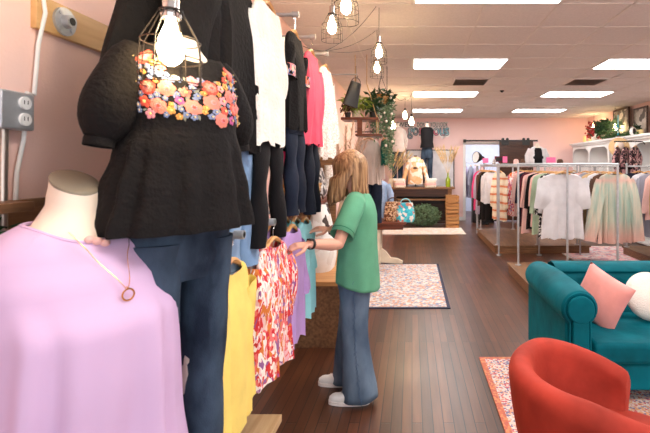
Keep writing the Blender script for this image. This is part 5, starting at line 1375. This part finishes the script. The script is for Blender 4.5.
# T-shirt
f = MB(); rs = []
TS = [(1.345, -.365, 2.955, .062, .070), (1.325, -.36, 2.95, .078, .115), (1.30, -.357, 2.95, .088, .165), (1.26, -.352, 2.95, .100, .190), (1.20, -.350, 2.95, .112, .185), (1.10, -.355, 2.95, .118, .178), (1.0, -.36, 2.95, .122, .180), (.9, -.362, 2.95, .130, .188), (.80, -.362, 2.95, .138, .192), (.735, -.362, 2.95, .140, .195)]
nn_ = 48
def tsr(z):
    for i in range(len(TS)-1):
        if TS[i][0] >= z >= TS[i+1][0]:
            s = (TS[i][0]-z)/(TS[i][0]-TS[i+1][0]); return [a+(b-a)*s for a, b in zip(TS[i], TS[i+1])]
    return list(TS[-1])
for i in range(34):
    z = 1.345-(1.345-.735)*i/33; z_, x_, y_, a, b = tsr(z); s = i/33
    r_ = []
    for j in range(nn_):
        t_ = 2*PI*j/nn_; fo = 1+.035*s*math.sin(5*t_+1+s)+.02*s*math.sin(9*t_+2.2-2*s)
        zz = z-(.035*s**3*math.cos(t_)) if i > 15 else z
        if i < 6: zz -= .03*(1-i/6)*max(0, -math.cos(t_))
        r_.append(Vector((x_+a*fo*sgn(math.cos(t_), .9), y_+b*fo*sgn(math.sin(t_), .9), zz))-O)
    rs.append(r_)
f.loft(rs, False, False)
for s0, e0 in ((sh_n, el_n), (sh_f, el_f)):
    s0, e0 = Vector(s0)+Vector((0.012, 0, .005)), Vector(e0)
    pts = [s0+Vector((.0, .05 if s0.y < 2.95 else -.05, .012)), s0, s0.lerp(e0, .35), s0.lerp(e0, .60), s0.lerp(e0, .80)]
    f.tube([p-O for p in pts], [.065, .068, .067, .068, .071], 22, False)
ts = f.build('t_shirt', 'green', per, solid=.003)
for s0, e0 in ((sh_n, el_n), (sh_f, el_f)):
    s0, e0 = Vector(s0)+Vector((0.012, 0, .005)), Vector(e0); g = MB(); g.tube([p-O for p in (s0.lerp(e0, .70), s0.lerp(e0, .72))], [.0725, .0725], 22, False); g.build('cuff_seam', 'greenband', ts)
g = MB(); g.tube([v+Vector((0, 0, .001)) for v in rs[0]+rs[0][:1]], .006, 8, False); g.build('collar', 'green', ts)
# jeans
f = MB()
f.loft([[Vector((-.372+a*sgn(math.cos(2*PI*j/36), .9), 2.95+b*sgn(math.sin(2*PI*j/36), .9), z))-O for j in range(36)] for a, b, z in ((.105, .145, .92), (.122, .168, .84), (.125, .172, .76), (.118, .165, .72))])
for sd, h0, a0 in ((-1, (-.372, 2.868, .80), (-.330, 2.83, .035)), (1, (-.378, 3.032, .80), (-.44, 3.065, .035))):
    h0, a0 = Vector(h0), Vector(a0); rs2 = []
    for i in range(22):
        s = i/21; c = h0.lerp(a0, s)+Vector((-.018*math.sin(PI*min(1, s*1.1)), 0, 0))
        w = .112-.028*math.sin(min(1, s/.5)*PI/2) if s < .5 else .084+.030*((s-.5)/.5)**1.2
        r_ = []
        for j in range(26):
            t_ = 2*PI*j/26; fo = 1+.03*math.sin(3*t_+5*s)+.03*math.sin(6*t_+9*s)*s
            r_.append(c+Vector((w*fo*math.cos(t_)*1.0, w*.9*fo*math.sin(t_), (.014*math.cos(t_)*s)))-O)
        rs2.append(r_)
    f.loft(rs2, True, False)
jn = f.build('jeans', 'jeans', per, solid=.003)
# fringed side seam on the near leg
g = MB(); rnd = random.Random(4); h0, a0 = Vector((-.372, 2.868, .80)), Vector((-.330, 2.83, .035))
for i in range(80):
    s = i/80; c = h0.lerp(a0, s)+Vector((-.018*math.sin(PI*min(1, s*1.1)), 0, 0)); w = (.112-.028*math.sin(min(1, s/.5)*PI/2) if s < .5 else .084+.030*((s-.5)/.5)**1.2)
    p = c+Vector((.01, -w*.9-.006, 0))-O; g.tube([p, p+Vector((rnd.uniform(-.014, .014), -.004, -.012))], .0016, 4)
q_ = ho.modifiers.new('smooth', 'SMOOTH'); q_.iterations = 2; q_.factor = .5
M['fray'] = fabric('frayed_threads', rgb(60, 84, 116)); g.build('frayed_seam', 'fray', jn)
# shoes
for nm, (ax, ay) in (('near', (-.335, 2.825)), ('far', (-.452, 3.065))):
    f = MB(); rs3 = []
    for i in range(15):
        s = i/14; x = ax+.06-.255*s; w = .036+.012*math.sin(PI*min(1, s*1.25)); w = w*(1 if s < .85 else math.sqrt(max(.04, 1-((s-.85)/.16)**2)))
        h = .085 if s < .3 else .085-.04*min(1, (s-.3)/.45); h = h if s < .85 else h*(1-.35*((s-.85)/.15)**2)
        if i == 0: w *= .6
        rs3.append([Vector((x, ay+w*sgn(math.cos(2*PI*j/20), .8), .014+h/2+h/2*sgn(math.sin(2*PI*j/20), .8)))-O for j in range(20)])
    f.loft(rs3); s_ = f.build('sneaker', 'white', per)
    f = MB(); f.loft([[Vector((ax-.068+.134*math.cos(2*PI*j/28), ay+.050*sgn(math.sin(2*PI*j/28), .7), z))-O for j in range(28)] for z in (.001, .018, .022)]); f.build('sole', 'letterwhite', s_)
    f = MB()
    for k in range(4): f.tube([Vector((ax-.05-.022*k, ay-.022, .092-.008*k))-O, Vector((ax-.05-.022*k, ay+.022, .092-.008*k))-O], .0025, 5)
    f.build('lace', 'letterwhite', s_)
# smartwatch and far bracelet
def band(w, e, q, r, mat, nm, wd=.011):
    w, e = Vector(w), Vector(e); c = w.lerp(e, q); d = (w-e).normalized()
    g = MB(); g.tube([c-d*wd-O, c+d*wd-O], [r, r], 22, False); return g.build(nm, mat, per, solid=.003), c, d
w_, c_, d_ = band(wr_n, el_n, .06, .0285, 'black', 'watch_strap', .009)
g = MB(); nq = Vector((0, -.35, 1)).normalized(); rm_ = d_.to_track_quat('X', 'Z').to_matrix(); g.box(c_+nq*.026-O, (.034, .03, .01), rm_); g.build('watch_face', 'black', w_, bevel=.004)
band(wr_f, el_f, .1, .028, 'brownc', 'bracelet', .005)

# ------------------------------------------------------------------ light
def area(name, loc, rot, sx, sy, e, c):
    l = bpy.data.lights.new(name, 'AREA'); l.shape = 'RECTANGLE'; l.size = sx; l.size_y = sy; l.energy = e; l.color = c
    o = bpy.data.objects.new(name, l); col.objects.link(o); o.location = loc; o.rotation_euler = rot; return o
area('shop_window_daylight', (1.85, YF-.3, 1.55), (R(90), 0, 0), 5.4, 2.1, 42, (.93, .96, 1))
area('backroom_light', (2.4, 13.2, CEIL-.05), (0, 0, 0), 1.2, .8, 60, (.95, .97, 1))
w = bpy.data.worlds.new('sky'); bpy.context.scene.world = w; w.use_nodes = True
w.node_tree.nodes['Background'].inputs[0].default_value = (.85, .92, 1, 1); w.node_tree.nodes['Background'].inputs[1].default_value = 1.0

# ------------------------------------------------------------------ camera
cd = bpy.data.cameras.new('camera'); cam = bpy.data.objects.new('camera', cd); col.objects.link(cam)
cam.location = (0, 0, H); cam.rotation_euler = (R(90), 0, 0)
cd.sensor_width = 36; cd.lens = F/650*36; cd.shift_x = -(VX-325)/650; cd.shift_y = -(216.5-VY)/650
cd.clip_start = .05
cd.dof.use_dof = True; cd.dof.focus_distance = 3.3; cd.dof.aperture_fstop = 5.6
sc = bpy.context.scene; sc.camera = cam
sc.view_settings.view_transform = 'Standard'; sc.view_settings.look = 'None'; sc.view_settings.gamma = 1; sc.view_settings.exposure = 0.5
sc.view_settings.use_curve_mapping = False
sc.cycles.max_bounces = 8; sc.cycles.sample_clamp_indirect = 6
